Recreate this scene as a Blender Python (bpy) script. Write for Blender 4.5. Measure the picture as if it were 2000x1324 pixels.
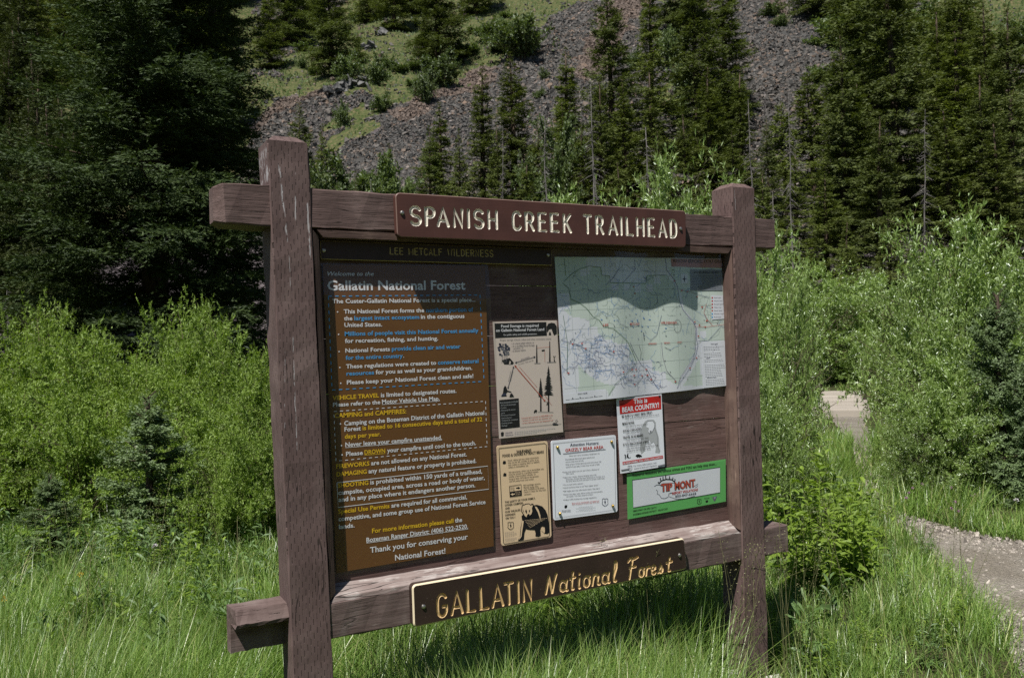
import bpy, math, random
import numpy as np
from mathutils import Matrix, Vector
from mathutils.geometry import tessellate_polygon

for o in list(bpy.data.objects): bpy.data.objects.remove(o)
SC = bpy.context.scene
COL = SC.collection
RNG = np.random.default_rng(7)

# ------------------------------------------------------------------ camera, sky, sun, exposure
CAM = np.array([-0.7065, -2.9314, 1.6])
YAW, PITCH, ROLL, FPX = 0.50376, 0.01342, -0.02833, 1668.6      # focal length in pixels of the 2000 px wide photo
def cam_axes():
    cy, sy, cp, sp, cr, sr = math.cos(YAW), math.sin(YAW), math.cos(PITCH), math.sin(PITCH), math.cos(ROLL), math.sin(ROLL)
    f = np.array([sy*cp, cy*cp, sp]); r = np.array([cy, -sy, 0.0]); u = np.cross(r, f)
    return r*cr + u*sr, -r*sr + u*cr, f
AR, AU, AF = cam_axes()
cam_d = bpy.data.cameras.new('camera'); cam = bpy.data.objects.new('camera', cam_d); COL.objects.link(cam)
m = Matrix.Identity(4)
for i in range(3):
    m[i][0], m[i][1], m[i][2], m[i][3] = AR[i], AU[i], -AF[i], CAM[i]
cam.matrix_world = m
cam_d.sensor_width = 36.0; cam_d.lens = FPX/2000*36.0
cam_d.clip_start = 0.05; cam_d.clip_end = 2000
cam_d.dof.use_dof = True; cam_d.dof.focus_distance = 3.2; cam_d.dof.aperture_fstop = 9.0
SC.camera = cam

SUN_D = np.array([1.57, 1.0, -3.35]); SUN_D /= np.linalg.norm(SUN_D)     # the way the light travels
SUN_EL = math.asin(-SUN_D[2]); SUN_AZ = math.atan2(-SUN_D[0], -SUN_D[1])
w = bpy.data.worlds.new('World'); SC.world = w; w.use_nodes = True
nt = w.node_tree; sky = nt.nodes.new('ShaderNodeTexSky'); sky.sky_type = 'NISHITA'; sky.sun_disc = False
sky.sun_elevation = SUN_EL; sky.sun_rotation = SUN_AZ; sky.altitude = 1800
bg = nt.nodes['Background']; bg.inputs[1].default_value = 0.050
nt.links.new(sky.outputs[0], bg.inputs[0])
sl = bpy.data.lights.new('sun', 'SUN'); sl.energy = 4.6; sl.angle = math.radians(0.53); sl.color = (1.0, 0.955, 0.88)
so = bpy.data.objects.new('sun', sl); COL.objects.link(so); so.location = (-8, -6, 18)
so.rotation_euler = Vector(SUN_D.tolist()).to_track_quat('-Z', 'Y').to_euler()
SC.view_settings.view_transform = 'Standard'; SC.view_settings.look = 'None'
SC.view_settings.exposure = 0.42; SC.view_settings.gamma = 1.0
SC.render.engine = 'CYCLES'
SC.cycles.max_bounces = 5; SC.cycles.diffuse_bounces = 2; SC.cycles.glossy_bounces = 2
SC.cycles.transmission_bounces = 3; SC.cycles.transparent_max_bounces = 8
SC.cycles.use_denoising = False
SC.cycles.caustics_reflective = False; SC.cycles.caustics_refractive = False

# ------------------------------------------------------------------ layout helpers
FWD = np.array([math.sin(YAW), math.cos(YAW)]); RGT = np.array([math.cos(YAW), -math.sin(YAW)])
def ray(px, py): return AF + AR*(px-1000)/FPX - AU*(py-662)/FPX
def on_y(px, py, Y):
    d = ray(px, py); return CAM + d*(Y-CAM[1])/d[1]
def on_z(px, py, Z):
    d = ray(px, py); return CAM + d*(Z-CAM[2])/d[2]
def at_v(px, v, py=680):
    d = ray(px, py); f = d[0]*FWD[0]+d[1]*FWD[1]; return CAM + d*(v/f)
def to_px(P):
    d = np.asarray(P, float) - CAM; z = d@AF; z = np.where(z < 0.05, 0.05, z)
    return 1000+FPX*(d@AR)/z, 662-FPX*(d@AU)/z
def uv_of(x, y):
    dx, dy = x-CAM[0], y-CAM[1]
    return dx*RGT[0]+dy*RGT[1], dx*FWD[0]+dy*FWD[1]

_T = np.random.default_rng(3).random((256, 256))
def vnoise(x, y):
    x = np.asarray(x, float); y = np.asarray(y, float)
    xi, yi = np.floor(x).astype(int), np.floor(y).astype(int); fx, fy = x-xi, y-yi
    fx = fx*fx*(3-2*fx); fy = fy*fy*(3-2*fy)
    a = _T[xi % 256, yi % 256]; b = _T[(xi+1) % 256, yi % 256]; c = _T[xi % 256, (yi+1) % 256]; d = _T[(xi+1) % 256, (yi+1) % 256]
    return (a*(1-fx)+b*fx)*(1-fy)+(c*(1-fx)+d*fx)*fy
def fbm(x, y, n=4):
    s = 0; a = 0.5
    for k in range(n): s = s+a*vnoise(x*2**k+17*k, y*2**k+31*k); a *= 0.5
    return s/(1-0.5**n)
def inside(px, py, poly):
    px = np.asarray(px, float); py = np.asarray(py, float); r = np.zeros(px.shape, bool); n = len(poly)
    for i in range(n):
        x1, y1 = poly[i]; x2, y2 = poly[(i+1) % n]
        c = ((y1 > py) != (y2 > py)) & (px < (x2-x1)*(py-y1)/((y2-y1) if y2 != y1 else 1e-9)+x1); r ^= c
    return r

def hill_z(x, y):
    u, v = uv_of(np.asarray(x, float), np.asarray(y, float))
    t = v+np.where(u > 0, 0.33*u, 0.12*u)-48+np.clip(-(u/np.maximum(v, 20))-.34, 0, 1)*60
    h = 0.62*np.where(t > 60, t, np.log1p(np.exp(np.clip(t/4, -30, 30)))*4)
    k = np.clip(t/25, 0, 1)
    return h-0.4+k*((fbm(u/22, v/22, 3)-.5)*9+(fbm(u/5+9, v/5, 3)-.5)*1.3)
def ground_z(x, y):
    x = np.asarray(x, float); y = np.asarray(y, float)
    return 0.03+(fbm(x/1.7+40, y/1.7+40, 3)-.5)*0.10+np.clip((np.hypot(x, y)-14)/40, 0, 1)*(fbm(x/9, y/9, 2)-.5)*0.8
def land_z(x, y): return float(max(hill_z(x, y), ground_z(x, y)))
def hill_hit(px, py):
    d = ray(px, py); t = np.linspace(30, 330, 3000); P = CAM+np.outer(t, d)
    below = P[:, 2] < np.maximum(hill_z(P[:, 0], P[:, 1]), ground_z(P[:, 0], P[:, 1]))
    i = int(np.argmax(below)) if below.any() else len(t)-1
    return P[i]

# ------------------------------------------------------------------ object helpers
def put(o, label=None, cat=None, group=None, kind=None):
    if label: o['label'] = label
    if cat: o['category'] = cat
    if group: o['group'] = group
    if kind: o['kind'] = kind
    return o
def empty(name, loc=(0, 0, 0), rz=0.0):
    o = bpy.data.objects.new(name, None); COL.objects.link(o); o.location = loc; o.rotation_euler = (0, 0, rz)
    o.empty_display_size = 0.1; return o
class MB:
    """Collects vertices and polygons; build() links them as ONE mesh object."""
    def __init__(s): s.V = []; s.F = []; s.M = []; s.n = 0
    def add(s, V, F, mat=0):
        V = np.asarray(V, float).reshape(-1, 3); F = np.asarray(F, int)
        s.V.append(V); s.F.append(F+s.n); s.M.append(mat); s.n += len(V)
    def box(s, lo, hi, mat=0):
        x0, y0, z0 = lo; x1, y1, z1 = hi
        s.add([(x0,y0,z0),(x1,y0,z0),(x1,y1,z0),(x0,y1,z0),(x0,y0,z1),(x1,y0,z1),(x1,y1,z1),(x0,y1,z1)],
              [(0,3,2,1),(4,5,6,7),(0,1,5,4),(1,2,6,5),(2,3,7,6),(3,0,4,7)], mat)
    def tube(s, P, R, n=6, mat=0, cap=True):
        P = np.asarray(P, float); R = np.broadcast_to(np.asarray(R, float), (len(P),))
        T = np.gradient(P, axis=0); T /= np.linalg.norm(T, axis=1)[:, None]+1e-12
        a = np.array([0, 0, 1.0]) if abs(T[0, 2]) < 0.9 else np.array([1.0, 0, 0])
        A = np.cross(T, a); A /= np.linalg.norm(A, axis=1)[:, None]+1e-12; B = np.cross(T, A)
        th = np.arange(n)*2*math.pi/n
        V = P[:, None, :]+R[:, None, None]*(np.cos(th)[None, :, None]*A[:, None, :]+np.sin(th)[None, :, None]*B[:, None, :])
        k = len(P); i = np.arange(k-1)[:, None]*n; j = np.arange(n)[None, :]; j2 = (j+1) % n
        F = np.stack([i+j, i+j2, i+n+j2, i+n+j], -1).reshape(-1, 4)
        s.add(V.reshape(-1, 3), F, mat)
        if cap:
            b = s.n-k*n
            s.V.append(np.zeros((0, 3))); s.F.append(np.array([list(range(b+n-1, b-1, -1))])); s.M.append(mat)
            s.V.append(np.zeros((0, 3))); s.F.append(np.array([list(range(b+(k-1)*n, b+k*n))])); s.M.append(mat)
    def mesh(s, name, mats, smooth=False):
        V = np.concatenate(s.V) if s.V else np.zeros((0, 3))
        me = bpy.data.meshes.new(name); me.vertices.add(len(V)); me.vertices.foreach_set('co', V.astype(np.float32).ravel())
        tot = np.concatenate([np.full(len(f), f.shape[1]) for f in s.F]); idx = np.concatenate([f.ravel() for f in s.F])
        mi = np.concatenate([np.full(len(f), mm) if np.isscalar(mm) else np.asarray(mm) for f, mm in zip(s.F, s.M)])
        me.loops.add(len(idx)); me.loops.foreach_set('vertex_index', idx.astype(np.int32))
        me.polygons.add(len(tot)); me.polygons.foreach_set('loop_start', np.concatenate([[0], np.cumsum(tot)[:-1]]).astype(np.int32))
        me.polygons.foreach_set('loop_total', tot.astype(np.int32))
        me.polygons.foreach_set('material_index', mi.astype(np.int32))
        me.polygons.foreach_set('use_smooth', np.full(len(tot), bool(smooth)))
        for mt in mats: me.materials.append(mt)
        me.update(calc_edges=True); return me
    def build(s, name, mats, parent=None, smooth=False):
        if not isinstance(mats, (list, tuple)): mats = [mats]
        o = bpy.data.objects.new(name, s.mesh(name, mats, smooth)); COL.objects.link(o)
        if parent: o.parent = parent
        return o
def dup(root, loc, rz, scale=(1, 1, 1), tilt=(0, 0)):
    r = root.copy(); COL.objects.link(r); r.location = loc; r.rotation_euler = (tilt[0], tilt[1], rz); r.scale = scale
    for ch in list(root.children):
        c = ch.copy(); COL.objects.link(c); c.parent = r
    return r

# ------------------------------------------------------------------ materials
def srgb(r, g, b):
    f = lambda c: (c/255/12.92) if c/255 <= 0.04045 else ((c/255+0.055)/1.055)**2.4
    return (f(r), f(g), f(b), 1.0)
class NT:
    def __init__(s, name):
        s.m = bpy.data.materials.new(name); s.m.use_nodes = True; s.t = s.m.node_tree; s.t.nodes.clear()
        s.out = s.t.nodes.new('ShaderNodeOutputMaterial')
    def n(s, typ, props=None, **inp):
        nd = s.t.nodes.new('ShaderNode'+typ)
        for k, v in (props or {}).items(): setattr(nd, k, v)
        for k, v in inp.items(): s.set(nd, k, v)
        return nd
    def set(s, nd, k, v):
        k = k.replace('_', ' ')
        sock = nd.inputs[int(k[1:])] if k[0] == 'i' and k[1:].isdigit() else nd.inputs[k]
        if isinstance(v, bpy.types.NodeSocket): s.t.links.new(v, sock)
        elif isinstance(v, bpy.types.Node): s.t.links.new(v.outputs[0], sock)
        else: sock.default_value = v
    def math(s, op, a, b=0.0, c=0.0): return s.n('Math', {'operation': op}, i0=a, i1=b, i2=c).outputs[0]
    def mix(s, f, a, b, blend='MIX'):
        nd = s.n('Mix', {'data_type': 'RGBA', 'blend_type': blend}); s.set(nd, 'i0', f); s.set(nd, 'i6', a); s.set(nd, 'i7', b); return nd.outputs[2]
    def ramp(s, f, a, b): return s.n('MapRange', {'interpolation_type': 'SMOOTHSTEP'}, Value=f, From_Min=a, From_Max=b).outputs[0]
    def obj(s): return s.n('TexCoord').outputs['Object']
    def mapped(s, v, sc): return s.n('Mapping', Vector=v, Scale=sc).outputs[0]
    def noise(s, v, scale, detail=4.0, rough=.55): return s.n('TexNoise', Vector=v, Scale=scale, Detail=detail, Roughness=rough).outputs[0]
    def surf(s, sh): s.t.links.new(sh.outputs[0] if isinstance(sh, bpy.types.Node) else sh, s.out.inputs[0]); return s.m

def plain(name, c, rough=.6, spec=.3, metal=0.0):
    t = NT(name); return t.surf(t.n('BsdfPrincipled', Base_Color=c, Roughness=rough, Specular_IOR_Level=spec, Metallic=metal))
def leaf_mat(name, c1, c2, trans=.3, gloss=.08, rough=.45, vary=.35):
    t = NT(name); rnd = t.n('NewGeometry').outputs['Random Per Island']; oi = t.n('ObjectInfo').outputs['Random']
    c = t.mix(rnd, c1, c2)
    nz = t.noise(t.obj(), 1.3, 2.0)
    br = t.math('ADD', t.math('MULTIPLY', oi, vary), 1-vary/2)
    br = t.math('MULTIPLY', br, t.math('MULTIPLY_ADD', nz, .7, .65))
    c = t.mix(1.0, c, t.n('CombineColor', Red=br, Green=br, Blue=br).outputs[0], 'MULTIPLY')
    d = t.n('BsdfDiffuse', Color=c); tr = t.n('BsdfTranslucent', Color=t.mix(1.0, c, (1.25, 1.35, .55, 1), 'MULTIPLY'))
    mx = t.n('MixShader', Fac=trans); t.set(mx, 'i1', d); t.set(mx, 'i2', tr)
    g = t.n('BsdfGlossy', Roughness=rough, Color=(.9, .95, 1, 1)); m2 = t.n('MixShader', Fac=gloss); t.set(m2, 'i1', mx); t.set(m2, 'i2', g)
    return t.surf(m2)

def wood(name, axis, c1, c2, worn, wear=.62, grain=1.0, incised=False, streaks=(), rough=.75, checks=1.0):
    """painted timber: grain along the axis, worn flecks, optional rows of incision marks and white drips"""
    t = NT(name); co = t.obj()
    sc = [1, 1, 1]; sc['xyz'.index(axis)] = .07
    mv = t.mapped(co, sc)
    fine = t.noise(mv, 190, 5.0, .65); mid = t.noise(mv, 60, 4.0); big = t.noise(co, 5.5, 4.0)
    c = t.mix(t.ramp(mid, .3, .7), c1, c2)
    c = t.mix(t.math('MULTIPLY', t.ramp(big, .45, .75), .5), c, worn)
    crack = t.ramp(fine, .37, .31)
    fleck = t.math('MULTIPLY', t.ramp(t.noise(mv, 110, 6.0, .7), wear, wear+.06), t.ramp(t.noise(co, 9, 3.0), .45, .6))
    c = t.mix(t.math('MULTIPLY', fleck, .8), c, worn)
    c = t.mix(t.math('MULTIPLY', crack, .55*grain), c, (.012, .009, .008, 1))
    ck = t.noise(mv, 17, 2.0); ck = t.math('MULTIPLY', checks, t.ramp(t.math('ABSOLUTE', t.math('SUBTRACT', ck, .5)), .010, .003)); ck = t.math('MULTIPLY', ck, t.ramp(t.noise(co, 3.1, 2.0), .50, .58))
    c = t.mix(t.math('MULTIPLY', ck, .85), c, (.010, .008, .007, 1)); crack = t.math('MAXIMUM', crack, ck)
    kd = t.n('TexVoronoi', Vector=t.mapped(co, [1 if q != axis else .55 for q in 'xyz']), Scale=4.3).outputs[0]; kn = t.ramp(kd, .085, .05)
    c = t.mix(t.math('MULTIPLY', kn, .45), c, (.04, .026, .022, 1))
    h = t.math('ADD', t.math('MULTIPLY', fine, .5*grain), t.math('MULTIPLY', mid, .9*grain))
    h = t.math('SUBTRACT', h, t.math('MULTIPLY', crack, .9*grain))
    if incised:
        sx = t.n('SeparateXYZ', Vector=co); a = t.math('ADD', sx.outputs[0], t.math('MULTIPLY', sx.outputs[1], 1.0))
        a = t.math('ADD', a, t.math('MULTIPLY', t.math('SUBTRACT', t.noise(co, 30, 1.0), .5), .004))
        q = t.math('DIVIDE', a, .0115); cell = t.math('FLOOR', q); fr = t.math('SUBTRACT', q, cell)
        z = t.math('ADD', t.math('DIVIDE', sx.outputs[2], .047), t.math('MULTIPLY', cell, .618))
        fz = t.math('FRACT', z)
        dash = t.math('MULTIPLY', t.ramp(t.math('ABSOLUTE', t.math('SUBTRACT', fr, .5)), .11, .05), t.ramp(t.math('ABSOLUTE', t.math('SUBTRACT', fz, .5)), .25, .18))
        dash = t.math('MULTIPLY', dash, t.ramp(t.noise(co, 24, 2.0), .3, .5))
        c = t.mix(t.math('MULTIPLY', dash, .6), c, (.022, .015, .014, 1)); h = t.math('SUBTRACT', h, t.math('MULTIPLY', dash, .9))
    if streaks:
        sx = t.n('SeparateXYZ', Vector=co); nz = t.noise(t.mapped(co, (1, 1, .25)), 90, 4.0); nz2 = t.noise(t.mapped(co, (1, 1, .4)), 60, 3.0)
        tot = 0.0
        for (xa, za, xb, zb, wd, thr) in streaks:
            kx = (xb-xa)/(zb-za)
            line = t.math('MULTIPLY_ADD', sx.outputs[2], kx, xa-kx*za)
            d = t.math('ABSOLUTE', t.math('SUBTRACT', sx.outputs[0], t.math('ADD', line, t.math('MULTIPLY', t.math('SUBTRACT', nz2, .5), .008))))
            mk = t.math('MULTIPLY', t.ramp(d, wd, wd*.35), t.ramp(nz, thr, thr+.06))
            mk = t.math('MULTIPLY', mk, t.math('MULTIPLY', t.ramp(sx.outputs[2], zb-.005, zb+.01), t.ramp(sx.outputs[2], za+.005, za-.01)))
            tot = t.math('MAXIMUM', tot, mk)
        c = t.mix(t.math('MULTIPLY', tot, .6), c, (.62, .62, .64, 1))
    bp = t.n('Bump', Strength=.9, Distance=.0028, Height=h)
    return t.surf(t.n('BsdfPrincipled', Base_Color=c, Roughness=rough, Specular_IOR_Level=.25, Normal=bp.outputs[0]))

BR1, BR2, WORN = (.148, .101, .096, 1), (.114, .076, .072, 1), (.25, .185, .172, 1)
def bark(name, c1, c2):
    t = NT(name); co = t.obj(); n1 = t.noise(t.mapped(co, (1, 1, .2)), 14, 5.0)
    bp = t.n('Bump', Strength=.8, Distance=.02, Height=n1)
    return t.surf(t.n('BsdfPrincipled', Base_Color=t.mix(t.ramp(n1, .35, .65), c1, c2), Roughness=.9, Specular_IOR_Level=.1, Normal=bp.outputs[0]))
M_BARK = bark('conifer_bark', (.035, .026, .02, 1), (.12, .09, .07, 1))
M_GREYWOOD = bark('dead_grey_wood', (.10, .095, .09, 1), (.24, .225, .215, 1))
M_STEM = bark('willow_bark', (.05, .045, .03, 1), (.16, .13, .09, 1))
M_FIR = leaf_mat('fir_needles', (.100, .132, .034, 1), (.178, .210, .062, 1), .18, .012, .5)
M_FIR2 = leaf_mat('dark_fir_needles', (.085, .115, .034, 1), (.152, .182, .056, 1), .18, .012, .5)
M_FIR3 = leaf_mat('fir_needles_painted_shade', (.045, .062, .020, 1), (.085, .105, .036, 1), .14, .012, .5)  # darker copy of the fir needles: shade on the left-edge trees put into colour
M_SPRUCE = leaf_mat('spruce_needles', (.030, .050, .018, 1), (.085, .122, .042, 1), .14, .015, .5, .1)
M_BLUE = leaf_mat('blue_spruce_needles', (.11, .165, .065, 1), (.21, .29, .13, 1), .2, .03, .5, .1)
M_WIL1 = leaf_mat('yellow_green_leaves', (.165, .255, .042, 1), (.29, .40, .085, 1), .36, .025, .5, .2)
M_WIL2 = leaf_mat('grey_green_leaves', (.17, .265, .055, 1), (.34, .46, .14, 1), .33, .08, .4, .2)
M_SHRUB = leaf_mat('hill_shrub_leaves', (.085, .13, .035, 1), (.15, .20, .06, 1), .3, .04, .5, .4)
M_HERB = leaf_mat('herb_leaves', (.13, .21, .025, 1), (.23, .33, .05, 1), .36, .02, .5, .3)
M_HERBD = leaf_mat('dull_herb_leaves', (.09, .16, .045, 1), (.16, .25, .08, 1), .32, .03, .5, .3)
def grass_mat():
    t = NT('grass_blades'); rnd = t.n('NewGeometry').outputs['Random Per Island']
    r = t.n('ValToRGB', Fac=rnd); e = r.color_ramp.elements
    e[0].color = (.095, .175, .035, 1); e[1].color = (.40, .38, .18, 1); e[1].position = 1.0
    for p, c in ((.45, (.155, .26, .05, 1)), (.82, (.22, .32, .075, 1)), (.95, (.31, .36, .12, 1))):
        q = e.new(p); q.color = c
    nz = t.noise(t.obj(), 2.4, 4.0); k = t.math('MULTIPLY_ADD', nz, 1.4, .42)
    c = t.mix(1.0, r.outputs[0], t.n('CombineColor', Red=k, Green=k, Blue=k).outputs[0], 'MULTIPLY')
    d = t.n('BsdfDiffuse', Color=c); tr = t.n('BsdfTranslucent', Color=t.mix(1.0, c, (1.2, 1.35, .6, 1), 'MULTIPLY'))
    mx = t.n('MixShader', Fac=.33); t.set(mx, 'i1', d); t.set(mx, 'i2', tr)
    g = t.n('BsdfGlossy', Roughness=.4); m2 = t.n('MixShader', Fac=.06); t.set(m2, 'i1', mx); t.set(m2, 'i2', g)
    return t.surf(m2)
M_GRASS = grass_mat()

# ------------------------------------------------------------------ ground, path, hillside, scree
def soil_mat():
    t = NT('meadow_soil'); co = t.obj(); a = t.noise(co, 6, 5.0); b = t.noise(co, 40, 4.0)
    c = t.mix(t.ramp(a, .35, .65), (.045, .06, .02, 1), (.085, .08, .04, 1)); c = t.mix(t.math('MULTIPLY', b, .6), c, (.03, .03, .015, 1))
    return t.surf(t.n('BsdfPrincipled', Base_Color=c, Roughness=.95, Specular_IOR_Level=.1, Normal=t.n('Bump', Strength=.8, Distance=.03, Height=b).outputs[0]))
def gravel_mat():
    t = NT('packed_gravel'); co = t.obj(); v = t.n('TexVoronoi', Vector=co, Scale=42.0); v2 = t.n('TexVoronoi', Vector=co, Scale=110.0)
    a = t.noise(co, 2.2, 4.0)
    c = t.mix(v.outputs[1], (.20, .182, .152, 1), (.42, .388, .335, 1)); c = t.mix(.5, c, t.mix(v2.outputs[1], (.17, .15, .125, 1), (.38, .335, .29, 1)))
    c = t.mix(t.math('MULTIPLY', t.ramp(a, .42, .60), .75), c, (.215, .188, .152, 1))
    h = t.math('ADD', v.outputs[0], t.math('MULTIPLY', v2.outputs[0], .5))
    return t.surf(t.n('BsdfPrincipled', Base_Color=c, Roughness=.95, Specular_IOR_Level=.15, Normal=t.n('Bump', Strength=1.0, Distance=.02, Height=h).outputs[0]))
def hill_mat():
    t = NT('hillside_soil'); co = t.obj(); gr = t.n('Attribute', {'attribute_name': 'green'}).outputs['Fac']; di = t.n('Attribute', {'attribute_name': 'dirt'}).outputs['Fac']
    v = t.n('TexVoronoi', Vector=co, Scale=2.6); n1 = t.noise(co, .5, 5.0); n2 = t.noise(co, 2.5, 4.0)
    sc = t.mix(v.outputs[1], (.075, .066, .072, 1), (.15, .13, .135, 1)); sc = t.mix(t.math('MULTIPLY', di, .6), sc, (.17, .115, .085, 1))
    gg = t.mix(t.ramp(n1, .35, .65), (.055, .080, .026, 1), (.090, .108, .042, 1)); gg = t.mix(t.math('MULTIPLY', t.ramp(n2, .45, .68), .75), gg, (.19, .15, .085, 1))
    f = t.ramp(t.math('ADD', gr, t.math('MULTIPLY', t.math('SUBTRACT', n2, .5), .9)), .35, .65)
    h = t.math('ADD', t.math('MULTIPLY', v.outputs[0], 1.0), n2)
    return t.surf(t.n('BsdfPrincipled', Base_Color=t.mix(f, sc, gg), Roughness=.95, Specular_IOR_Level=.1, Normal=t.n('Bump', Strength=1.0, Distance=.25, Height=h).outputs[0]))
def rock_mat():
    t = NT('scree_rock'); rnd = t.n('NewGeometry').outputs['Random Per Island']; di = t.n('Attribute', {'attribute_name': 'dirt'}).outputs['Fac']
    r = t.n('ValToRGB', Fac=rnd); e = r.color_ramp.elements
    e[0].color = (.060, .060, .059, 1); e[1].color = (.26, .24, .23, 1); e[1].position = 1.0
    for p, c in ((.35, (.085, .083, .080, 1)), (.65, (.118, .113, .107, 1)), (.85, (.145, .128, .116, 1)), (.94, (.19, .135, .10, 1))):
        q = e.new(p); q.color = c
    c = t.mix(t.math('MULTIPLY', di, .45), r.outputs[0], (.20, .14, .11, 1))
    return t.surf(t.n('BsdfPrincipled', Base_Color=c, Roughness=.9, Specular_IOR_Level=.15))
M_SOIL, M_GRAVEL, M_HILL, M_ROCK = soil_mat(), gravel_mat(), hill_mat(), rock_mat()
M_STONE = plain('pale_stone', (.33, .30, .27, 1), .9, .15)

def grid_sheet(us, vs, zf):
    U, Vv = np.meshgrid(us, vs); X = CAM[0]+RGT[0]*U+FWD[0]*Vv; Y = CAM[1]+RGT[1]*U+FWD[1]*Vv
    P = np.stack([X, Y, zf(X, Y)], -1).reshape(-1, 3); n = len(us); mm = len(vs)
    i = np.arange(mm-1)[:, None]*n+np.arange(n-1)[None, :]
    return P, np.stack([i, i+1, i+n+1, i+n], -1).reshape(-1, 4)
def graded(a, b, step0, k=1.06):
    out = [0.0]; s = step0
    while out[-1] < max(abs(a), abs(b)): out.append(out[-1]+s); s *= k
    neg = [-q for q in out[1:] if q <= abs(a)*1.05]
    return np.array(sorted(neg)+[q for q in out if q <= abs(b)*1.05])
P_, F_ = grid_sheet(graded(-600, 600, .15), graded(-600, 900, .15), ground_z)
g = MB(); g.add(P_, F_); put(g.build('ground', M_SOIL, smooth=True), kind='structure')

GREEN = [[(440,235),(520,140),(600,70),(700,-40),(1190,-60),(1110,25),(1050,70),(985,110),(930,128),(880,160),(800,205),(760,215),(700,185),(640,165),(560,185),(520,215)],
         [(640,250),(700,210),(765,195),(770,225),(700,255),(650,285),(630,300)],
         [(1290,-40),(1360,-40),(1350,120),(1330,215),(1300,230),(1295,120)],
         [(1590,70),(1650,20),(1760,15),(1990,-60),(2100,60),(1985,110),(1900,190),(1850,300),(1700,130),(1640,110)],
         [(-900,-400),(470,-400),(520,110),(430,420),(-900,560)], [(1960,150),(2300,60),(2300,500),(1900,420)]]
DIRT = [[(470,262),(560,190),(640,150),(660,165),(560,215),(480,275)], [(1130,110),(1180,20),(1240,-40),(1300,-40),(1235,60),(1190,140),(1120,170)],
        [(760,230),(900,140),(960,120),(980,160),(860,200),(780,250)], [(1500,-40),(1530,-40),(1540,40),(1510,60)], [(690,30),(730,-20),(740,60),(700,80)]]
def zone(X, Y, Z, polys, jit=16):
    px, py = to_px(np.stack([X, Y, Z], -1)); jx = (fbm(X/3.1, Y/3.1, 3)-.5)*jit*5; jy = (fbm(X/3.1+50, Y/3.1+9, 3)-.5)*jit*3
    r = np.zeros(X.shape, bool)
    for p in polys: r |= inside(px+jx, py+jy, p)
    return r.astype(float)
P_, F_ = grid_sheet(np.arange(-190, 190, 1.1), np.arange(30, 320, 1.1), hill_z)
g = MB(); g.add(P_, F_); hill = put(g.build('hillside', M_HILL, smooth=True), kind='structure')
for nm, pol in (('green', GREEN), ('dirt', DIRT)):
    at = hill.data.attributes.new(nm, 'FLOAT', 'POINT'); at.data.foreach_set('value', zone(P_[:, 0], P_[:, 1], P_[:, 2], pol).astype(np.float32))

P_, F_ = grid_sheet(np.arange(-420, 421, 14.0), np.arange(-215, -50, 9.0), lambda X, Y: .46*np.clip(-uv_of(X, Y)[1]-62, 0, None)+(fbm(X/40, Y/40, 3)-.5)*22*np.clip((-uv_of(X, Y)[1]-62)/40, 0, 1)-.6)  # unseen slope behind the camera, added to darken reflections in the plastic sleeves
t = NT('added_slope_dark_green'); n_ = t.noise(t.obj(), .16, 6.0)
g = MB(); g.add(P_, F_); put(g.build('added_unseen_slope', t.surf(t.n('BsdfPrincipled', Base_Color=t.mix(t.ramp(n_, .35, .65), (.02, .03, .012, 1), (.07, .085, .03, 1)), Roughness=.95)), smooth=True), kind='structure')
def rocks(C, S, rng):
    """angular stones: one squashed, jittered block for each centre"""
    n = len(C); b = np.array([(-1,-1,-1),(1,-1,-1),(1,1,-1),(-1,1,-1),(-1,-1,1),(1,-1,1),(1,1,1),(-1,1,1)], float)
    V = b[None]*(1+rng.uniform(-.45, .35, (n, 8, 3))); V[:, 4:, :2] *= rng.uniform(.4, .95, (n, 1, 1))
    V *= (S[:, None]*np.stack([rng.uniform(.7, 1.5, n), rng.uniform(.6, 1.1, n), rng.uniform(.35, .8, n)], -1))[:, None, :]*.5
    q = rng.normal(size=(n, 4)); q[:, 0] += 1.2; q /= np.linalg.norm(q, axis=1)[:, None]; yaw = rng.uniform(0, 2*math.pi, n)
    a, bq, c, d = q.T
    R = np.stack([1-2*(c*c+d*d), 2*(bq*c-a*d), 2*(bq*d+a*c), 2*(bq*c+a*d), 1-2*(bq*bq+d*d), 2*(c*d-a*bq), 2*(bq*d-a*c), 2*(c*d+a*bq), 1-2*(bq*bq+c*c)], -1).reshape(n, 3, 3)
    V = np.einsum('nij,nkj->nki', R, V)
    F = np.array([(0,3,2,1),(4,5,6,7),(0,1,5,4),(1,2,6,5),(2,3,7,6),(3,0,4,7)])
    return (V+C[:, None, :]).reshape(-1, 3), (F[None]+8*np.arange(n)[:, None, None]).reshape(-1, 4)
N = 800000
rv = 50*(175/50)**RNG.random(N); ru = rv*RNG.uniform(-.36, .66, N)
X = CAM[0]+RGT[0]*ru+FWD[0]*rv; Y = CAM[1]+RGT[1]*ru+FWD[1]*rv; Z = hill_z(X, Y)
px, py = to_px(np.stack([X, Y, Z], -1))
gr = zone(X, Y, Z, GREEN, 20) > .5
ok = (px > 380) & (px < 2080) & (py > -70) & (py < 480) & (~gr | (RNG.random(N) < .014))
X, Y, Z = X[ok], Y[ok], Z[ok]; rvk = uv_of(X, Y)[1]; S = np.clip(rvk*.0024*np.exp(RNG.normal(0, .34, len(X))), .10, .6); big = RNG.random(len(X)) < .0015; S[big] *= 2.0
V, F = rocks(np.stack([X, Y, Z+S*.12], -1), S, RNG)
g = MB(); g.add(V, F); sc = put(g.build('scree_rubble', M_ROCK), kind='stuff')
at = sc.data.attributes.new('dirt', 'FLOAT', 'POINT'); at.data.foreach_set('value', np.repeat(zone(X, Y, Z, DIRT, 14), 8).astype(np.float32))
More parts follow.
